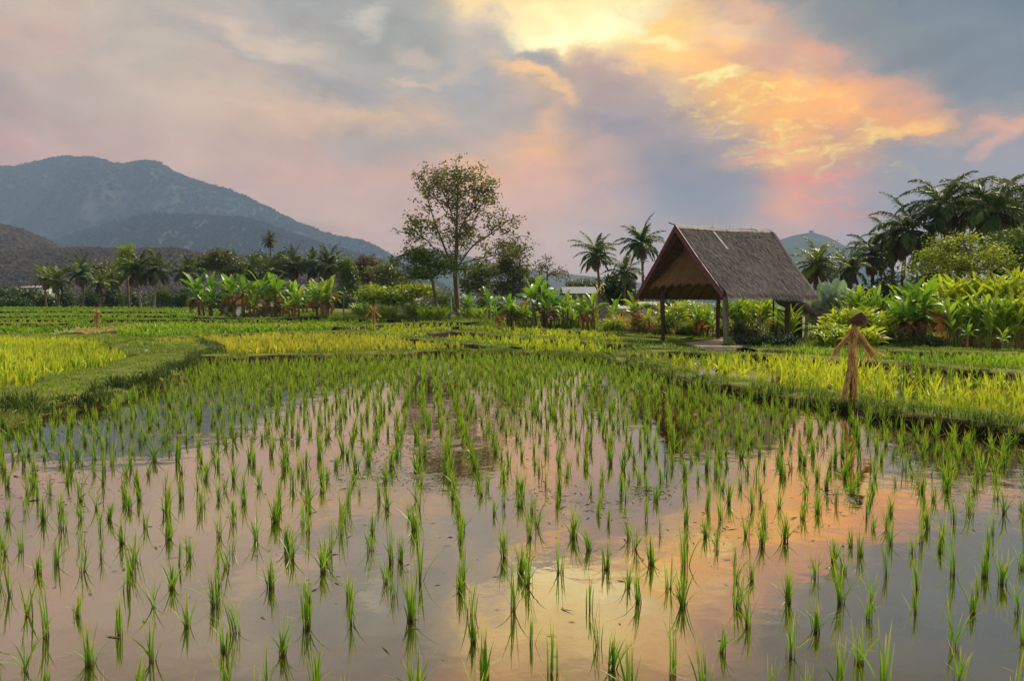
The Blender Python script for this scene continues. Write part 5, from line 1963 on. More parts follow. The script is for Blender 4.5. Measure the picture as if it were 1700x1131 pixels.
def tree(px, base_py_or_none, Y, lobes_px, label, mat='tree_mid', n=120, per=26, leaf=0.22, sig=0.35, trunk=None, tr=0.18, bark='bark', cat='tree', name='tree', depth=0.75, seed=None, group=None, twig=0.012, shell=0.5, flat=0.7, limbs=None, jit=1.0):
    rg = np.random.default_rng(seed if seed is not None else abs(int(px * 11 + Y * 3)))
    b = base(px, Y)
    root = empty(name, b, label, cat, group)
    q = Y / F

    def L(x, y, dy=0.0):
        return at(x, y, Y) - b + np.array([0, dy, 0])
    lobes = [(L(cx, cy, rg.uniform(-0.3, 0.3) * rx * q), (rx * q, rx * q * depth, ry * q)) for cx, cy, rx, ry in lobes_px]
    tg = crown_points(lobes, n, rg, shell)
    tg = tg[tg[:, 2] > 0.3]
    # skeleton
    paths = []
    if limbs:
        for l in limbs:
            pp = np.array([L(*v) for v in l])
            paths.append(smooth_path(pp, 6))
        paths[0][0][2] = -0.1
    else:
        tp = trunk or [(px, None), (px, None)]
        cc = np.mean([l[0] for l in lobes], axis=0)
        zt = cc[2]
        paths.append(smooth_path(np.array([[0, 0, -0.1], [cc[0] * 0.15 + rg.normal(0, .1), 0, zt * 0.45], [cc[0] * 0.6, 0, zt * 0.8], [cc[0], cc[1], zt * 1.1]]), 5))
    nodes, par = [], []
    for pi, pp in enumerate(paths):
        for i, v in enumerate(pp):
            if i == 0:
                if pi == 0:
                    par.append(-1)
                else:
                    dd = np.linalg.norm(np.array(nodes) - v, axis=1)
                    par.append(int(np.argmin(dd)))
            else:
                par.append(len(nodes) - 1)
            nodes.append(v)
    nb = len(nodes)
    dist0 = np.min(np.linalg.norm(tg[:, None] - np.array(nodes)[None], axis=2), axis=1)
    NA = np.zeros((nb + len(tg) * 3, 3))
    NA[:nb] = nodes
    k = nb
    minz = lobes and min(l[0][2] - l[1][2] for l in lobes)
    for idx in np.argsort(dist0):
        t = tg[idx]
        cand = NA[:k]
        d = np.linalg.norm(cand - t, axis=1)
        pen = d + np.clip(cand[:, 2] - t[2] + 0.15 * d, 0, None) * 1.2 + np.where(cand[:, 2] < minz * 0.6, 5, 0)
        j = int(np.argmin(pen))
        a = NA[j]
        v = t - a
        dl = np.linalg.norm(v)
        prev = j
        for f in (0.34, 0.67, 1.0):
            p = a + v * f + np.array([0, 0, 1]) * dl * 0.10 * math.sin(math.pi * f) + rg.normal(0, 0.04, 3) * dl * (f < 1)
            NA[k] = p
            par.append(prev)
            prev = k
            k += 1
    par = np.array(par)
    cnt = np.zeros(k)
    cnt[nb + 2::3] += 1
    for i in range(k - 1, 0, -1):
        if par[i] >= 0:
            cnt[par[i]] += max(cnt[i], 0.3)
    rad = twig + (tr - twig) * (cnt / cnt.max()) ** 0.5
    # keep a gentle taper down the trunk
    th = np.linspace(0, 2 * math.pi, 6)[:-1]
    ok = par >= 0
    A = NA[:k][par[ok]]
    B = NA[:k][ok]
    ra = np.minimum(rad[par[ok]], rad[:k][ok] * 1.6)
    rb = rad[:k][ok]
    d = unit(B - A)
    ref = np.where(np.abs(d[:, :1]) < 0.8, np.array([[1.0, 0, 0]]), np.array([[0, 1.0, 0]]))
    s = unit(np.cross(d, ref))
    u = np.cross(d, s)
    ring = s[:, None] * np.cos(th)[None, :, None] + u[:, None] * np.sin(th)[None, :, None]
    VA = A[:, None] + ring * ra[:, None, None]
    VB = B[:, None] + ring * rb[:, None, None]
    ns = 5
    V = np.concatenate([VA, VB], 1)
    m_ = len(V)
    base_i = (np.arange(m_) * 2 * ns)[:, None]
    j = np.arange(ns)
    Q = np.stack([base_i + j, base_i + (j + 1) % ns, base_i + ns + (j + 1) % ns, base_i + ns + j], -1).reshape(-1, 4)
    mb = MB()
    mb.add(V.reshape(-1, 3), Q)
    mb.build('trunk', M[bark], root, smooth=True)
    mb = MB()
    # clumps differ in colour, neighbouring ones alike
    tints = np.array([0.5 + 0.7 * fbm(p[0] * 0.6 / max(sig, .2) * .3, p[1] * .5, p[2] * 0.6 / max(sig, .2) * .3, 3) for p in tg]) + rg.normal(0, 0.12, len(tg))
    foliage_cloud(mb, tg, per, sig, leaf, rg, flat, tints)
    mb.build('crown', M[mat], root)
    return root


def bush(px, Y, top_py, w_px, label, mat='tree_dark', n=60, per=40, leaf=0.2, name='bush', cat='bush', group=None, seed=None, zoff=0.0, flat=0.9, spiky=0.0, depth=0.6):
    rg = np.random.default_rng(seed if seed is not None else abs(int(px * 13 + Y)))
    b = base(px, Y)
    b[2] += zoff
    H = (HY - top_py) / F * Y + EYE - b[2]
    w = w_px / F * Y * 0.5
    k = max(int(w_px / 30), 2) + 1
    lobes = []
    for i in range(k + 2):
        f = rg.uniform(-1, 1)
        hh = H * (1 - 0.35 * abs(f)) * rg.uniform(0.72, 1.0)
        r = (w * 0.42, w * 0.42 * depth, hh * 0.38)
        lobes.append((np.array([f * w * 0.62, rg.uniform(-.3, .3) * w * depth, hh * 0.60]), r))
        lobes.append((np.array([f * w * 0.66, rg.uniform(-.3, .3) * w * depth, hh * 0.25]), r))
    tg = crown_points(lobes, n, rg, 0.6)
    tg[:, 2] = np.clip(tg[:, 2], 0.05, H * 1.02)
    mb = MB()
    foliage_cloud(mb, tg, per, max(leaf * 1.6, w * 0.07), leaf, rg, flat, 0.5 + 0.5 * np.array([fbm(p[0] / w * 2, p[1], p[2] / w * 2, 3) for p in tg]) + rg.normal(0, .12, len(tg)))
    if group is None and False:
        pass
    o = mb.build(name, M[mat], None, loc=b)
    tag(o, label, cat, group)
    return o


def far_houses():
    def house(name, px0, px1, wall_top, wall_bot, Y, label, wm, rm, roof_py, cat='building', depth=4.0, openings=(), gable=False, over=0.25, zb=None):
        x0, x1 = (px0 - CX) / F * Y, (px1 - CX) / F * Y
        cxm = (x0 + x1) / 2
        gz = float(ground_z(cxm, Y)) if zb is None else zb
        zt = at(px0, wall_top, Y)[2] - gz
        zr = at(px0, roof_py, Y)[2] - gz
        root = empty(name, (cxm, Y, gz), label, cat)
        hw = (x1 - x0) / 2
        m = MB()
        V = [(-hw, 0, -.2), (hw, 0, -.2), (hw, depth, -.2), (-hw, depth, -.2), (-hw, 0, zt), (hw, 0, zt), (hw, depth, zt), (-hw, depth, zt)]
        Q = [(0, 1, 5, 4), (1, 2, 6, 5), (2, 3, 7, 6), (3, 0, 4, 7), (4, 5, 6, 7)]
        m.add(V, Q)
        if gable:
            m.add([(-hw, 0.0, zt), (-hw, depth, zt), (-hw, depth / 2, zr - .1), (hw, 0.0, zt), (hw, depth, zt), (hw, depth / 2, zr - .1)], T=[(0, 2, 1), (3, 4, 5)])
        m.build('wall', M[wm], root)
        m = MB()
        e = over
        if gable:
            for sg, ya in ((-1, -e), (1, depth + e)):
                y2 = depth / 2
                ze = zt - e * (zr - zt) / (depth / 2)
                V = [(-hw - e, ya, ze + .03), (hw + e, ya, ze + .03), (hw + e, y2, zr), (-hw - e, y2, zr), (-hw - e, ya, ze + .11), (hw + e, ya, ze + .11), (hw + e, y2, zr + .08), (-hw - e, y2, zr + .08)]
                m.add(V, [(0, 1, 2, 3), (7, 6, 5, 4), (0, 4, 5, 1), (1, 5, 6, 2), (3, 2, 6, 7), (0, 3, 7, 4)])
        else:
            V = [(-hw - e, -e, zt + .02), (hw + e, -e, zt + .02), (hw + e, depth + e, zr), (-hw - e, depth + e, zr)]
            V += [(x, y, z + .10) for x, y, z in V]
            m.add(V, [(0, 1, 2, 3), (7, 6, 5, 4), (0, 4, 5, 1), (1, 5, 6, 2), (2, 6, 7, 3), (3, 7, 4, 0)])
        m.build('roof', M[rm], root)
        for a, b_, c, d in openings:
            m = MB()
            xa, xb = (a - CX) / F * Y - cxm, (b_ - CX) / F * Y - cxm
            za, zb_ = at(a, d, Y)[2] - gz, at(a, c, Y)[2] - gz
            m.box(((xa + xb) / 2, -0.02, za), ((xa + xb) / 2, -0.02, zb_), 0.06, abs(xb - xa), up=(1, 0, 0))
            m.build('opening', M['opening'], root)

    house('shed', 371, 393, 507.5, 522, 84, 'white-walled shed between the two left banana clumps', 'wall_white', 'roof_brown', 498, 'shed', 3.0, [(379, 381, 510, 519)])
    house('shed', 425, 458, 511, 524, 82, 'low shed with sagging brown thatch behind the third banana clump', 'wall_white', 'roof_brown', 501, 'shed', 3.5, [(436, 444, 512, 522)], over=1.0)
    house('boundary_building', 622, 692, 500.5, 513, 108, 'long grey concrete-walled building behind the middle scarecrow', 'wall_grey', 'roof_grey', 494.5, 'building', 5, [(640, 641.5, 501, 513), (656, 657.5, 501, 513), (668, 669.5, 501, 512)])
    house('house', 941, 985, 487, 512, 84, 'house with blue-grey gabled metal roof behind the banana plants', 'wall_grey', 'roof_blue', 476, 'house', 5.5, [(950, 955, 492, 500)], gable=True, over=0.5)
    house('house', 996, 1018, 487, 515, 92, 'faded red roofed house below the two slender palms', 'wall_grey', 'roof_red', 472, 'house', 5, [(1003, 1006, 492, 500)], gable=True)
    house('shed', 1022, 1046, 515, 530, 60, 'shed with rusty grey sheet roof left of the shelter', 'wall_grey', 'roof_grey', 509, 'shed', 2.6, [(1030, 1035, 518, 528)])
    house('shed', 1066, 1096, 508, 530, 58, 'shed with pale sheet roof seen under the shelter eave', 'wall_grey', 'roof_grey', 502, 'shed', 2.6, [(1076, 1082, 512, 528)])
    house('house', 26, 72, 478, 500, 190, 'long low white house among trees at the left edge', 'wall_white', 'roof_grey', 473, 'house', 8, [(34, 38, 480, 490), (46, 50, 480, 490), (58, 66, 479, 487)])
    # lookout building on the far hill
    Y = 3200
    b = at(1347, 387, Y)
    root = empty('hilltop_tower', b, 'tiny squat tower on the summit of the distant right hill', 'tower')
    m = MB()
    m.box((0, 0, -6), (0, 0, 8), 14, 12, up=(0, 1, 0))
    m.build('wall', M['wall_grey'], root)
    m = MB()
    m.box((0, 0, 8.1), (0, 0, 11), 17, 15, up=(0, 1, 0))
    m.build('roof', M['roof_grey'], root)


far_houses()


def lean_to():
    Y = 37.5
    b = base(1332, Y)
    b[2] += 0.1
    root = empty('lean_to', b, 'tumbledown lean-to of dry thatch and poles behind the right of the shelter', 'lean-to')
    q = Y / F

    def L(px, py, dy=0.0):
        return at(px, py, Y) - b + np.array([0, dy, 0])
    m = MB()
    a0, a1 = L(1302, 486), L(1364, 524)
    V, Q = [], []
    n = 14
    for j in range(6):
        for i in range(n):
            t = i / (n - 1)
            s = j / 5
            p = a0 + (a1 - a0) * t + np.array([0, 2.6 * s, 0.25 * math.sin(s * 3.1)])
            nn = fbm(t * 5, s * 4, 3, 4)
            V.append(p + np.array([0, 0, nn * 0.15 - 0.2 * math.sin(t * 3.14)]))
    for j in range(5):
        for i in range(n - 1):
            Q.append((j * n + i, j * n + i + 1, (j + 1) * n + i + 1, (j + 1) * n + i))
    m.add(V, Q, mi=0)
    V2 = [np.array(v) + np.array([0, 0, 0.09]) for v in V]
    m.add(V2, [x[::-1] for x in Q], mi=0)
    k = 1500
    t = RNG.uniform(0, 1.02, k)
    s = RNG.uniform(0, 1, k)
    s[:500] = 0
    p = a0 + (a1 - a0) * t[:, None] + np.stack([0 * s, 2.6 * s - 0.02, 0.25 * np.sin(s * 3.1) + 0.1 - 0.2 * np.sin(t * 3.14)], -1)
    d = unit((a1 - a0) + RNG.normal(0, 0.5, (k, 3)))
    Lg = RNG.uniform(0.2, 0.7, k)[:, None]
    S = unit(np.cross(d, np.array([0, 1, 0.2])))[:, None] * (RNG.uniform(0.008, 0.02, k)[:, None, None]) * np.ones((1, 3, 1))
    m.strips(np.stack([p, p + d * Lg * .5, p + d * Lg], 1), S, RNG.uniform(0.1, 0.9, k), mi=1)
    m.build('roof', [M['thatch_under'], M['thatch_blade']], root)
    for i, (px, dy) in enumerate(((1312, 0.1), (1312, 2.4), (1360, 0.1), (1360, 2.4))):
        m = MB()
        top = L(px, 486 + (px - 1302) * 0.62 + 2, dy)
        m.tube([(top[0], dy, -.1), top], 0.05, 6)
        m.build('post', M['timber'], root)
    m = MB()
    m.add([L(1318, 512, 2.3), L(1362, 526, 2.3), (L(1362, 526)[0], 2.3, -.1), (L(1318, 512)[0], 2.3, -.1)], [(0, 1, 2, 3)])
    m.add([L(1318, 512, 2.36), L(1362, 526, 2.36), (L(1362, 526)[0], 2.36, -.1), (L(1318, 512)[0], 2.36, -.1)], [(3, 2, 1, 0)])
    m.build('back_screen', M['timber'], root)
    # wooden rail in front of it
    Y = 36.2
    b = base(1298, Y)
    b[2] += 0.1
    root = empty('wooden_rail', b, 'weathered grey posts with a yellow bamboo rail beside the shelter', 'railing')
    for px, pt in ((1261, 523), (1294, 523), (1339, 521), (1306, 528)):
        m = MB()
        t = at(px, pt, Y) - b
        m.tube([(t[0] - 0.03, 0, -.1), t + np.array([0.03, 0, 0])], 0.085 if px != 1306 else 0.05, 6)
        m.build('post', M['timber_grey'], root)
    m = MB()
    m.tube([at(1259, 538.5, Y) - b + np.array([0, -.1, 0]), at(1295, 537.5, Y) - b + np.array([0, -.1, 0])], 0.035, 6)
    m.build('rail', M['straw_core'], root)
    m = MB()
    m.tube([at(1306, 537, Y) - b + np.array([0, -.1, 0]), at(1341, 537, Y) - b + np.array([0, -.1, 0])], 0.035, 6)
    m.build('rail', M['timber_grey'], root)


lean_to()


def small_things():
    # wooden fence between the bananas and the shelter
    Y = 54
    b = base(940, Y)
    b[2] += 0.1
    root = empty('garden_fence', b, 'dark rough-wood fence posts with wire left of the shelter', 'fence')
    tops = []
    for px, pt, r in ((908, 519, .05), (921, 517, .05), (935, 519, .07), (942.5, 514, .09), (961, 522, .07), (969, 524, .08), (1010, 522, .06)):
        m = MB()
        t = at(px, pt, Y) - b
        m.tube([(t[0] - 0.04, 0, -.1), (t[0], 0, t[2] * .5), t], [r, r * .85, r * .9], 6)
        m.build('post', M['timber'], root)
        tops.append(t)
    for dz in (0.15, 0.55):
        m = MB()
        m.tube([t - np.array([0, 0.08, dz]) for t in tops], 0.012, 4)
        m.build('wire', M['timber_grey'], root)
    m = MB()
    m.box(at(936, 517, Y) - b, at(950, 520, Y) - b, 0.06, 0.06)
    m.build('cross_bar', M['timber'], root)
    # utility pole with a sagging wire
    Y = 78
    b = base(570.5, Y)
    root = empty('utility_pole', b, 'thin grey pole with a sagging wire right of the left banana clumps', 'pole')
    m = MB()
    t = at(570.5, 489, Y) - b
    m.tube([(0, 0, -.1), t], [0.09, 0.06], 7)
    m.build('pole', M['timber_grey'], root)
    m = MB()
    e = at(650, 500, Y + 14) - b
    pts = []
    for f in np.linspace(0, 1, 14):
        pts.append(t * (1 - f) + e * f - np.array([0, 0, 0.65 * math.sin(math.pi * f) ** 1.0]))
    m.tube(pts, 0.02, 4)
    m.build('wire', M['timber'], root)
    m = MB()
    Y = 74
    b = base(750, Y)
    t = at(748.5, 493, Y) - b
    m.tube([(0, 0, -.1), t * 0.5 + np.array([0.03, 0, 0]), t], [0.07, 0.06, 0.05], 7)
    tag(m.build('stake', M['wall_white'], None, loc=b), 'thin whitish stake standing just left of the tall tree', 'stake')
    # pale litter caught on the banks
    for px, py, s, lab in ((1166, 630, 0.10, 'crumpled pale plastic litter on the bank below the shelter'), (203, 632, 0.10, 'white scrap of litter on the dark side of the left bank'), (241, 587, 0.12, 'grey scrap lying at the corner of the left rice paddy'), (1156, 610, 0.10, 'tiny white scrap in the rice left of the shelter posts')):
        p = P(px, py, 0.14)
        m = MB()
        V, Q = [], []
        n = 9
        for j in range(n):
            for i in range(n):
                x, y = (i / (n - 1) - .5) * 2, (j / (n - 1) - .5) * 1.3
                V.append((x * s, y * s, 0.05 + s * 0.55 * (fbm(x * 1.8 + px, y * 1.8, 2, 3) + 0.5 * max(0, 1 - x * x - y * y))))
        for j in range(n - 1):
            for i in range(n - 1):
                Q.append((j * n + i, j * n + i + 1, (j + 1) * n + i + 1, (j + 1) * n + i))
        m.add(V, Q)
        tag(m.build('litter', M['litter'], None, loc=(p[0], p[1], p[2] + 0.16)), lab, 'litter')


small_things()

# ------------------------------------------------------------------ the big tree and its neighbours
tree(762, None, 82, [(758, 330, 78, 55), (720, 300, 42, 30), (800, 315, 42, 38), (700, 375, 48, 30), (830, 372, 42, 32), (760, 390, 60, 40), (680, 378, 26, 14), (690, 420, 30, 16), (830, 412, 44, 24), (862, 402, 20, 14), (760, 290, 50, 24), (735, 425, 40, 16)],
     'tall airy tree with open crown standing alone in the middle', 'tree_tall', n=620, per=13, leaf=0.33, sig=0.34, tr=0.28, bark='bark', twig=0.022, shell=0.35, depth=0.7, cat='tree', name='tall_tree',
     limbs=[[(762, 532), (759, 500), (756, 463), (756, 444), (758, 415), (758, 383), (759, 350), (760, 315), (759, 285)],
            [(756, 446), (744, 425), (731, 393), (718, 360, 1), (704, 318, 2), (688, 284, 2)],
            [(757, 448), (772, 425), (788, 408, -1), (812, 394, -2), (846, 368, -2)],
            [(758, 400), (768, 372), (785, 340, 2), (808, 318, 3), (826, 303, 3)],
            [(757, 425), (735, 410, -2), (705, 400, -3), (668, 388, -3)],
            [(758, 380), (745, 340, -2), (728, 300, -3), (722, 280, -3)],
            [(757, 440), (790, 428, 2), (830, 418, 3), (868, 405, 3)]])
tree(725, None, 78, [(700, 425, 48, 16), (735, 440, 40, 16), (668, 432, 22, 10), (700, 452, 50, 14), (760, 450, 30, 14)],
     'low spreading green tree leaning left beside the tall tree', 'tree_mid', n=170, per=24, leaf=0.30, sig=0.38, tr=0.17, bark='bark', twig=0.02, shell=0.3,
     limbs=[[(727, 530), (724, 505), (720, 480), (716, 455), (712, 430)], [(720, 470), (700, 448), (675, 432)], [(718, 462), (738, 446), (762, 438)]])
tree(852, None, 88, [(855, 415, 30, 18), (840, 440, 30, 22), (862, 455, 26, 24), (835, 480, 30, 20), (870, 485, 24, 18)],
     'dark bushy tree right of the tall tree trunk', 'tree_olive', n=210, per=30, leaf=0.30, sig=0.45, tr=0.2, bark='bark', twig=0.02, shell=0.3)
tree(908, None, 98, [(905, 440, 16, 14), (925, 455, 20, 12), (897, 455, 14, 12)],
     'thin half-bare brown tree above the central banana clump', 'tree_brown', n=60, per=12, leaf=0.28, sig=0.4, tr=0.12, bark='bark', twig=0.02)

# background trees behind the fields, left to right
for row in (
    (20, 125, [(10, 490, 40, 14), (45, 492, 28, 12)], 'dark low tree before the white house at the left edge', 'tree_dark', 90),
    (205, 122, [(170, 447, 24, 14), (190, 462, 28, 16)], 'olive tree rounding up behind the left palms', 'tree_olive', 90),
    (215, 118, [(208, 420, 9, 12), (206, 440, 14, 12)], 'pale yellow-green treetop above the pair of leaning palms', 'tree_bright', 50),
    (372, 128, [(370, 425, 26, 16), (350, 440, 22, 14), (385, 448, 24, 18)], 'big round olive tree behind the left banana clumps', 'tree_olive', 140),
    (335, 126, [(330, 440, 20, 12), (318, 455, 20, 14)], 'loose olive tree left of the big round tree', 'tree_olive', 70),
    (430, 132, [(432, 432, 18, 14), (425, 452, 22, 18)], 'dark rounded tree below the tall single palm', 'tree_dark', 90),
    (470, 130, [(470, 428, 16, 10), (472, 445, 22, 16)], 'dark tree right of the tall single palm', 'tree_dark', 90),
    (576, 118, [(574, 440, 11, 14), (578, 462, 15, 22), (576, 488, 18, 18)], 'narrow bright green bamboo-like tree', 'tree_mid', 120),
    (608, 124, [(608, 440, 22, 16), (615, 460, 26, 18)], 'rusty brown-leaved tree right of the bright narrow tree', 'tree_brown', 110),
    (640, 112, [(640, 455, 30, 14), (655, 475, 34, 16)], 'muted green tree behind the grey building', 'tree_olive', 110),
    (655, 84, [(650, 492, 44, 9), (620, 488, 26, 8), (690, 484, 30, 10)], 'low spreading lime-green tree over the grey building', 'tree_bright', 130),
    (800, 110, [(800, 450, 30, 16), (790, 475, 34, 18)], 'muted green tree seen through the tall tree', 'tree_olive', 110),
    (885, 112, [(885, 480, 26, 18)], 'dark green tree between the bananas and the bushy tree', 'tree_dark', 60),
    (965, 125, [(965, 475, 30, 9), (990, 478, 24, 10)], 'low grey-green treetops behind the blue-roofed house', 'tree_olive', 60),
    (1015, 80, [(1020, 475, 22, 14), (1030, 492, 26, 14)], 'dark green tree at the foot of the slender palms', 'tree_dark', 90),
):
    x, Y, lobes, lab, mt, n = row
    tree(x, None, Y, lobes, lab, mt, n=n, per=34, leaf=0.42, sig=0.5, tr=0.2, bark='bark', twig=0.03, group='trees behind the fields')

# dark bushes filling the belt behind the left terraces, then the middle
BUSHES = [
    (-20, 122, 486, 60, 'tree_dark', 'dark bush cut by the left edge of the view'), (30, 120, 488, 60, 'tree_dark', 'dark bush in front of the white house'),
    (75, 122, 484, 50, 'tree_dark', 'dark bush at the foot of the two leftmost palms'), (112, 124, 476, 50, 'tree_dark', 'dark bush between the second and third palm from the left'),
    (150, 122, 474, 56, 'tree_dark', 'dark bush behind the far left scarecrow'), (190, 120, 470, 56, 'tree_dark', 'dark bush left of the pale leaning trunks'),
    (228, 124, 472, 56, 'tree_dark', 'dark bush behind the pale leaning trunks'), (275, 122, 468, 56, 'tree_mid', 'mid-green bush right of the pale leaning trunks'),
    (310, 120, 474, 56, 'tree_dark', 'dark bush at the left side of the first banana clump'), (350, 112, 470, 70, 'tree_dark', 'dark bush behind the first banana clump'),
    (410, 112, 464, 70, 'tree_dark', 'dark bush behind the second banana clump'), (465, 112, 466, 70, 'tree_dark', 'dark bush behind the third banana clump'),
    (520, 112, 464, 70, 'tree_dark', 'dark bush behind the fourth banana clump'), (560, 104, 476, 60, 'tree_dark', 'dark bush left of the utility pole wire'),
    (600, 112, 474, 60, 'tree_olive', 'olive bush behind the sagging wire'), (670, 118, 470, 70, 'tree_olive', 'olive bush beyond the grey building'),
    (740, 104, 470, 70, 'tree_mid', 'green bush directly behind the tall trunk'), (795, 96, 482, 60, 'tree_olive', 'olive bush right of the tall trunk'),
    (840, 92, 492, 60, 'tree_dark', 'dark bush below the bushy tree'), (930, 92, 500, 50, 'tree_mid', 'green bush in front of the blue-roofed house'),
    (1045, 90, 486, 60, 'tree_dark', 'dark bush left of the shelter gable'), (1100, 88, 492, 70, 'tree_dark', 'dark bush seen under the shelter roof'),
    (600, 78, 517, 40, 'tree_mid', 'low green bush left of the middle scarecrow'), (700, 90, 503, 36, 'tree_dark', 'rounded dark green bush before the grey wall'),
    (655, 76, 520, 60, 'tree_bright', 'low yellow-green bush right of the middle scarecrow'), (790, 76, 515, 40, 'tree_mid', 'low green bush between trunk and orange banana'),
]
for x, Y, top, w, mt, lab in BUSHES:
    bush(x, Y, top, w, lab, mt, n=60 if w < 65 else 80, per=36, leaf=0.34 if Y > 80 else 0.22, group='bushes behind the fields')

# ------------------------------------------------------------------ palms
PALMS = [
    # px, Y, crown py, size, base px, fronds, material, label
    (76, 118, 462, 2.6, 78, 22, 'palm_light', 'leftmost palm, short with a dark ragged crown'),
    (96, 112, 466, 2.9, 97, 22, 'palm_light', 'second palm from the left, rounded yellowish crown'),
    (134, 112, 452, 3.0, 136, 22, 'palm', 'third palm from the left, upright with dark trunk'),
    (165, 112, 470, 2.6, 165, 20, 'palm_light', 'short light green palm behind the far left scarecrow'),
    (228, 110, 450, 3.5, 235, 26, 'palm', 'palm with a pale trunk curving right at its foot'),
    (259, 110, 450, 3.2, 256, 26, 'palm', 'palm with a pale trunk leaning left at its foot'),
    (311, 112, 452, 3.0, 312, 24, 'palm', 'palm rising beside the left edge of the bananas'),
    (448, 150, 399, 2.3, 449, 24, 'palm', 'tallest lone palm on a thin trunk above the left trees'),
    (448, 118, 452, 3.4, 448, 24, 'palm', 'broad palm crown under the tall lone palm'),
    (487, 122, 442, 3.4, 487, 24, 'palm', 'palm crown left of the group of three'),
    (519, 122, 442, 3.2, 519, 24, 'palm', 'narrow palm in the middle of the group of three'),
    (546, 120, 440, 3.8, 546, 26, 'palm', 'widest palm in the group of three'),
    (420, 124, 446, 3.0, 420, 22, 'palm', 'palm crown between the round tree and the lone palm'),
    (652, 130, 448, 3.0, 652, 22, 'palm', 'grey-green palm left of the tall tree'),
    (990, 78, 423, 2.75, 993, 26, 'palm', 'slender palm left of the shelter, lower of the pair'),
    (1065, 74, 404, 2.9, 1066, 26, 'palm', 'slender palm left of the shelter, higher of the pair'),
    (1037, 68, 452, 2.3, 1037, 22, 'palm', 'short dark palm between the two slender palms'),
    (1357, 56, 440, 2.3, 1357, 28, 'palm_light', 'short bushy palm just right of the shelter roof'),
    (1410, 58, 446, 2.3, 1410, 24, 'palm', 'short dark palm below the right palm grove'),
    (1446, 60, 405, 2.9, 1448, 26, 'palm', 'first palm on the left of the right grove, brownish crown'),
    (1506, 58, 366, 3.5, 1500, 28, 'palm', 'second palm of the right grove, arching fronds'),
    (1566, 58, 326, 3.7, 1560, 30, 'palm', 'tallest palm of the right grove'),
    (1612, 64, 318, 3.5, 1612, 28, 'palm', 'palm set behind the two tallest of the right grove'),
    (1650, 56, 334, 4.0, 1652, 30, 'palm', 'broad palm with wide drooping fronds near the right edge'),
    (1712, 60, 322, 3.4, 1712, 28, 'palm', 'palm cut by the right edge of the view'),
    (1590, 66, 392, 3.4, 1590, 26, 'palm', 'low palm crown behind the bright shrub'),
    (1690, 68, 392, 3.3, 1695, 26, 'palm', 'low dark palm at the right edge'),
]
PALMS += [
    (1478, 64, 388, 3.1, 1480, 26, 'palm', 'palm crown between the first two of the right grove'),
    (1540, 70, 400, 3.4, 1542, 26, 'palm', 'low shaded palm crown at the heart of the right grove'),
    (1690, 64, 350, 3.6, 1690, 28, 'palm', 'palm crown just inside the right edge behind the broad palm'),
]
for x, Y, cy, size, bx, nf, mt, lab in PALMS:
    size *= 1.08
    if x > 1430:
        cy += 16
        size *= 0.95
        nf = int(nf * 0.85)
    nf = int(nf * 0.9)
    up = 0.10 if Y < 90 else 0.15
    palm(x, Y, cy, size, lab, bx, nf, mt, tr=0.17 if Y > 65 else 0.2, droop=1.2 if x > 1430 else 0.85, up=up + (0.05 if x > 1430 else 0), leafw=1.7 if Y > 90 else 1.5, trunk_mat='bark_pale' if x in (228, 259) else 'bark', dead=5)

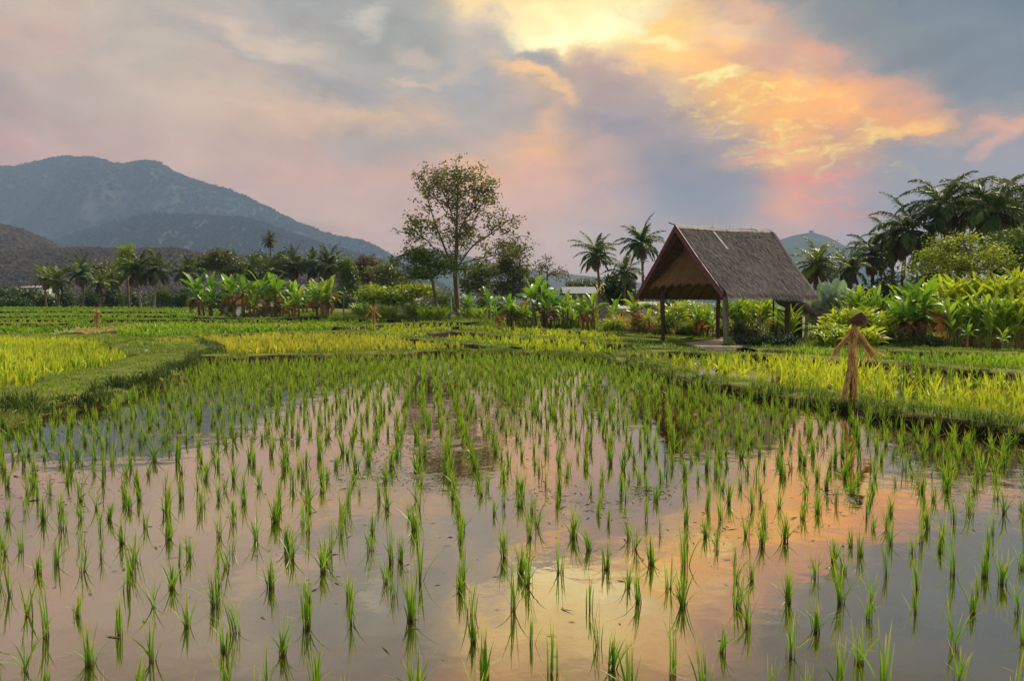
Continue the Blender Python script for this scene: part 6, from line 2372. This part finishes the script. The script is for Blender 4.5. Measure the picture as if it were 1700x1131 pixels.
# ------------------------------------------------------------------ banana plants
BAN = [
    # px, Y, top, spread, stems, mat, dry, orange, label
    (348, 80, 446, 46, 3, 'banana', 0.4, 0.0, 'first banana clump from the left, wide arching leaves'),
    (382, 84, 448, 30, 2, 'banana', 0.3, 0.25, 'banana clump leaning over the white shed'),
    (408, 80, 442, 50, 3, 'banana', 0.4, 0.25, 'banana clump right of the white shed'),
    (440, 86, 456, 36, 2, 'banana', 0.3, 0.0, 'banana clump set back behind the thatched shed'),
    (462, 78, 446, 44, 3, 'banana', 0.4, 0.35, 'banana clump with orange withered leaves at its top'),
    (490, 78, 462, 40, 3, 'banana', 0.5, 0.0, 'banana clump with brown skirt of dry leaves'),
    (425, 76, 474, 40, 2, 'banana_pale', 0.3, 0.1, 'lower light green banana in front of the second shed'),
    (496, 75, 476, 40, 2, 'banana_pale', 0.4, 0.2, 'lower light green banana left of the palest clump'),
    (870, 58, 494, 40, 2, 'banana_pale', 0.3, 0.0, 'light green banana between the orange clump and the tallest one'),
    (1022, 52, 488, 40, 2, 'banana', 0.3, 0.1, 'banana plant behind the tawny grass left of the shelter'),
    (935, 59, 484, 40, 2, 'banana_pale', 0.3, 0.1, 'light green banana just right of the tallest central clump'),
    (748, 76, 496, 30, 2, 'banana', 0.2, 0.0, 'small banana left of the tall trunk'),
    (512, 84, 478, 30, 2, 'banana', 0.3, 0.0, 'small banana plant between two bigger clumps'),
    (541, 76, 456, 54, 4, 'banana_pale', 0.4, 0.2, 'light green banana clump left of the utility pole'),
    (775, 72, 484, 26, 2, 'banana', 0.2, 0.0, 'slim banana plant just right of the tall trunk'),
    (812, 66, 472, 34, 2, 'banana', 0.2, 0.0, 'dark green banana plant behind the orange one'),
    (841, 60, 482, 44, 3, 'banana', 0.9, 0.9, 'banana clump with large orange withered leaves'),
    (903, 57, 448, 66, 4, 'banana', 0.6, 0.15, 'tallest central banana clump with fanned leaves'),
    (988, 52, 474, 56, 3, 'banana_pale', 0.5, 0.2, 'banana clump left of the thatched shelter'),
    (948, 62, 496, 40, 2, 'banana', 0.3, 0.0, 'low banana plant behind the fence posts'),
    (1048, 46, 470, 50, 1, 'banana_pale', 0.3, 0.2, 'slender banana plant against the shelter left post'),
    (1075, 44, 500, 34, 1, 'banana_pale', 0.3, 0.1, 'small banana plant under the left eave'),
    (1165, 43, 498, 50, 3, 'banana_pale', 0.7, 0.6, 'banana clump with rusty leaves seen under the roof'),
    (1180, 41, 520, 30, 1, 'banana_pale', 0.2, 0.0, 'young banana plant low behind the shelter slab'),
    (1290, 42, 492, 30, 1, 'banana_pale', 0.3, 0.1, 'banana plant between the right-hand posts'),
    (1532, 32.5, 446, 86, 5, 'banana', 1.3, 0.15, 'large banana clump with hanging brown leaves right of the scarecrow'),
    (1492, 35, 458, 50, 2, 'banana_pale', 0.5, 0.0, 'banana plant tucked behind the large right clump'),
    (1602, 30, 528, 40, 1, 'banana', 0.4, 0.0, 'small banana plant at the foot of the large right clump'),
    (1663, 28, 540, 30, 1, 'banana_pale', 0.3, 0.0, 'young banana shoot in the dry grass at right'),
    (1470, 34, 520, 34, 1, 'banana_pale', 0.3, 0.0, 'young banana behind the right arm of the scarecrow'),
]
for x, Y, top, sp, ns, mt, dr, orr, lab in BAN:
    if x < 600:
        top -= 6
        sp *= 1.2
    elif x < 1040:
        top -= 4
    banana(x, Y, top, lab, sp * 1.1, ns + (1 if ns > 2 else 0), mt, dr * 0.6, orr)

# ------------------------------------------------------------------ garden on the right and under the shelter
LEAFY = [
    (1372, 39, 466, 34, 'bluegrey', 16, 0.95, 0.26, 'left clump of large blue-grey paddle leaves behind the shelter'),
    (1400, 40, 470, 40, 'bluegrey', 16, 0.95, 0.26, 'right clump of large blue-grey paddle leaves'),
    (1352, 41, 480, 26, 'bluegrey', 10, 0.9, 0.24, 'small blue-grey leaf clump against the roof corner'),
    (1435, 37, 470, 50, 'ginger_green', 22, 0.8, 0.13, 'green leafy clump between blue-grey leaves and banana'),
    (1400, 34, 502, 50, 'ginger', 20, 0.65, 0.10, 'lime leafy clump behind the scarecrow left shoulder'),
    (1450, 33, 500, 50, 'ginger', 20, 0.65, 0.10, 'lime leafy clump right of the scarecrow hat'),
    (1385, 31, 530, 50, 'ginger', 20, 0.55, 0.08, 'low lime shrub left of the scarecrow'),
    (1432, 31, 534, 40, 'ginger', 14, 0.55, 0.08, 'low lime shrub directly behind the scarecrow'),
    (1585, 36, 460, 60, 'ginger', 26, 0.95, 0.14, 'tall lime cane clump right of the large banana'),
    (1630, 35, 448, 60, 'ginger', 28, 0.95, 0.14, 'tallest lime cane clump in the right-hand garden'),
    (1675, 34, 446, 60, 'ginger', 28, 0.95, 0.14, 'tall lime cane clump at the right edge'),
    (1725, 34, 440, 60, 'ginger', 28, 0.95, 0.14, 'lime cane clump cut by the right edge'),
    (1600, 32, 488, 50, 'ginger_green', 18, 0.8, 0.13, 'shorter green cane clump below the tall lime canes'),
    (1655, 31, 484, 60, 'ginger_green', 20, 0.8, 0.13, 'green cane clump standing over the dry grass'),
    (1710, 31, 480, 50, 'ginger', 20, 0.8, 0.13, 'shorter lime cane clump at the right edge'),
    (1550, 38, 456, 50, 'ginger_green', 20, 0.9, 0.14, 'green cane clump behind the large banana'),
    (1115, 46, 496, 50, 'ginger', 24, 0.7, 0.11, 'lime leafy clump right of the shelter left post'),
    (1150, 47, 490, 50, 'ginger', 24, 0.7, 0.11, 'lime leafy clump in the middle under the roof'),
    (1215, 45, 492, 50, 'ginger_green', 20, 0.8, 0.13, 'green leafy clump behind the near post'),
    (1255, 45, 488, 56, 'ginger', 24, 0.8, 0.13, 'lime leafy clump right of the near post'),
    (1312, 35.5, 500, 16, 'ginger_green', 6, 1.1, 0.06, 'single tall reed-like plant by the right-hand post'),
    (720, 74, 508, 40, 'ginger_green', 16, 1.3, 0.10, 'tall green cane clump left of the tall trunk'),
    (690, 76, 500, 30, 'ginger_green', 12, 1.4, 0.10, 'upright maize-like clump near the grey wall'),
    (600, 80, 500, 30, 'ginger_green', 12, 1.3, 0.10, 'green cane clump right of the utility pole'),
    (640, 78, 506, 30, 'ginger_green', 12, 1.2, 0.10, 'green cane clump behind the middle scarecrow'),
    (790, 72, 508, 40, 'ginger_green', 14, 1.2, 0.10, 'green cane clump right of the tall trunk'),
    (872, 60, 500, 40, 'ginger_green', 16, 1.0, 0.12, 'green cane clump between the two central bananas'),
    (944, 58, 490, 44, 'ginger_green', 20, 1.0, 0.12, 'green cane clump half hiding the blue-roofed house'),
    (960, 56, 505, 50, 'ginger_green', 18, 0.9, 0.10, 'green cane clump behind the fence'),
]
for x, Y, top, w, mt, ns, Lf, Wf, lab in LEAFY:
    big = mt == 'bluegrey'
    leafy_clump(x, Y, top, w, lab, mt, int(ns * (1.5 if not big else 1.2)), Lf * (1.0 if not big else 0.95), Wf * (0.66 if not big else 0.9), nl=9 if not big else 5, upright=1.25 if big else (1.22 if Lf > 0.75 else 0.85), droop=0.3 if big else 0.8, group='tall leafy plants in the gardens', nk=7 if Y < 50 else 5)

GB = [
    (1242, 34.5, 520, 56, 'tree_olive', 0.10, 90, 'rounded olive bush between the near post and the rail'),
    (1228, 30.8, 553, 44, 'hedge', 0.07, 80, 'low dark bush at the foot of the near post'),
    (1268, 30.8, 550, 60, 'hedge', 0.07, 110, 'dark blue-green bush below the rail'),
    (1318, 31, 548, 66, 'hedge', 0.07, 120, 'dark blue-green bush below the lean-to'),
    (1215, 30.2, 562, 22, 'tree_mid', 0.06, 40, 'small weedy bush against the near post'),
    (1110, 44, 522, 60, 'tree_mid', 0.12, 90, 'green bush behind the left post'),
    (1060, 46, 522, 50, 'drygrass', 0.14, 90, 'tawny bush of grass left of the shelter'),
    (1020, 48, 524, 50, 'tree_bright', 0.13, 80, 'yellow-green weedy bush left of the left post'),
    (1150, 44, 530, 60, 'tree_bright', 0.11, 100, 'yellow-green weedy bush behind the slab'),
    (1205, 43, 525, 40, 'tree_bright', 0.11, 70, 'lime bush between the two middle posts'),
    (1290, 41, 520, 50, 'tree_bright', 0.11, 70, 'lime bush behind the rail'),
    (1355, 34, 548, 30, 'tree_mid', 0.08, 60, 'green bush at the foot of the lean-to'),
    (1470, 32.5, 552, 50, 'tree_olive', 0.09, 80, 'olive bush at the left foot of the large banana'),
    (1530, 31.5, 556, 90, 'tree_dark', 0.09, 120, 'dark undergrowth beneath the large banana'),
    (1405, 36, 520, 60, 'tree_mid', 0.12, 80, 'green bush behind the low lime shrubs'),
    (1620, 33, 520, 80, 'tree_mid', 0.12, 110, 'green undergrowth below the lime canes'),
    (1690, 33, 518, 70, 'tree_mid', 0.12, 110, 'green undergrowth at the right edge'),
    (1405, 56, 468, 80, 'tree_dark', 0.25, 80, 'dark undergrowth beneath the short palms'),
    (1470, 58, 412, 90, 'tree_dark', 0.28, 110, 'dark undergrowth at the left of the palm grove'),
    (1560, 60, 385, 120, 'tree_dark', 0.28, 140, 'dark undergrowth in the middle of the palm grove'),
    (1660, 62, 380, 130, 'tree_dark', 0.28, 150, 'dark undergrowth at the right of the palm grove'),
]
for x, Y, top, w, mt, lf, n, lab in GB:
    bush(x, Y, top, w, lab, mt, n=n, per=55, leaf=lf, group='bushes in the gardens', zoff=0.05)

tree(1585, None, 46, [(1575, 405, 34, 18), (1612, 396, 26, 16), (1540, 425, 30, 20), (1640, 420, 34, 20), (1590, 440, 66, 26), (1675, 436, 30, 18), (1515, 446, 22, 12)],
     'bright green leafy shrub-tree in front of the palm grove', 'tree_bright', n=330, per=17, leaf=0.16, sig=0.24, tr=0.12, bark='bark', twig=0.012, shell=0.3, name='leafy_shrub')
tree(1660, None, 50, [(1680, 400, 40, 24), (1650, 420, 40, 24), (1700, 430, 40, 24)],
     'dull green shrub-tree at the right edge before the palms', 'tree_mid', n=180, per=26, leaf=0.18, sig=0.28, tr=0.12, bark='bark', twig=0.012, shell=0.3, name='leafy_shrub')


# dry grass and rough grass of the gardens (stuff)
def rough_grass(poly, n, h, w, mat, label):
    poly = np.array(poly, float)
    x0, y0 = poly.min(0)
    x1, y1 = poly.max(0)
    q = np.stack([RNG.uniform(x0, x1, n * 4), RNG.uniform(y0, y1, n * 4)], -1)
    q = q[in_poly(q[:, 0], q[:, 1], poly)][:n]
    q = q[np.abs(q[:, 0]) < 0.78 * q[:, 1]]
    cl = np.array([fbm(a * 0.7, b * 0.7, 4, 3) for a, b in q])
    p = np.column_stack([q, ground_z(q[:, 0], q[:, 1]) + 0.08])
    Pt, S = blades(p, h, w, 0.7)
    sc = np.clip(1 + cl * 1.6, 0.3, 2)
    Pt = p[:, None] + (Pt - p[:, None]) * sc[:, None, None]
    mb = MB()
    mb.strips(Pt, S, np.clip(0.5 + cl * 0.6 + RNG.normal(0, 0.18, len(q)), 0, 1))
    tag(mb.build('rough_grass', M[mat]), label, 'grass', kind='stuff')


rough_grass([P(1555, 578)[:2], P(1720, 582)[:2], (26, 33), (20, 33), P(1560, 560)[:2]], 9000, 0.55, 0.012, 'drygrass', 'tawny long grass below the lime canes at right')
rough_grass([P(1000, 553)[:2], P(1120, 562)[:2], (11, 47), (6.5, 50)], 7000, 0.75, 0.02, 'drygrass', 'tawny long grass left of the shelter')
rough_grass([P(1040, 572)[:2], P(1110, 580)[:2], P(1250, 583)[:2], P(1350, 582)[:2], (18, 36), (16, 44), (9, 46), P(1010, 558)[:2]], 14000, 0.11, 0.012, 'grass', 'short grass around the shelter')
rough_grass([P(560, 533)[:2], P(700, 531)[:2], P(790, 541)[:2], P(900, 546)[:2], P(1000, 551)[:2], (9, 60), (0, 75), (-20, 85)], 16000, 0.28, 0.035, 'grass', 'rough grass under the trees behind the middle paddies')
rough_grass([(-32, 82), P(330, 522)[:2], P(560, 533)[:2], (-14, 80), (-26, 90)], 7000, 0.35, 0.04, 'grass', 'rough grass around the left banana clumps')
rough_grass([P(1340, 583)[:2], P(1555, 580)[:2], (20, 34), (14, 34)], 8000, 0.20, 0.012, 'grass', 'grass along the foot of the right-hand garden')


# ------------------------------------------------------------------ haze
def build_haze():
    m = MB()
    x, y0, y1, z0, z1 = 5210.0, -5210.0, 5210.0, -6.0, 860.0
    V = [(-x, y0, z0), (x, y0, z0), (x, y1, z0), (-x, y1, z0), (-x, y0, z1), (x, y0, z1), (x, y1, z1), (-x, y1, z1)]
    m.add(V, [(0, 3, 2, 1), (4, 5, 6, 7), (0, 1, 5, 4), (1, 2, 6, 5), (2, 3, 7, 6), (3, 0, 4, 7)])
    mt, N, L = new_mat('haze')
    v = N('ShaderNodeVolumePrincipled')
    v.inputs['Color'].default_value = (0.42, 0.64, 0.98, 1)
    v.inputs['Density'].default_value = 0.00017
    v.inputs['Anisotropy'].default_value = 0.0
    o = N('ShaderNodeOutputMaterial')
    L(v.outputs[0], o.inputs['Volume'])
    tag(m.build('haze', mt), kind='stuff')


build_haze()
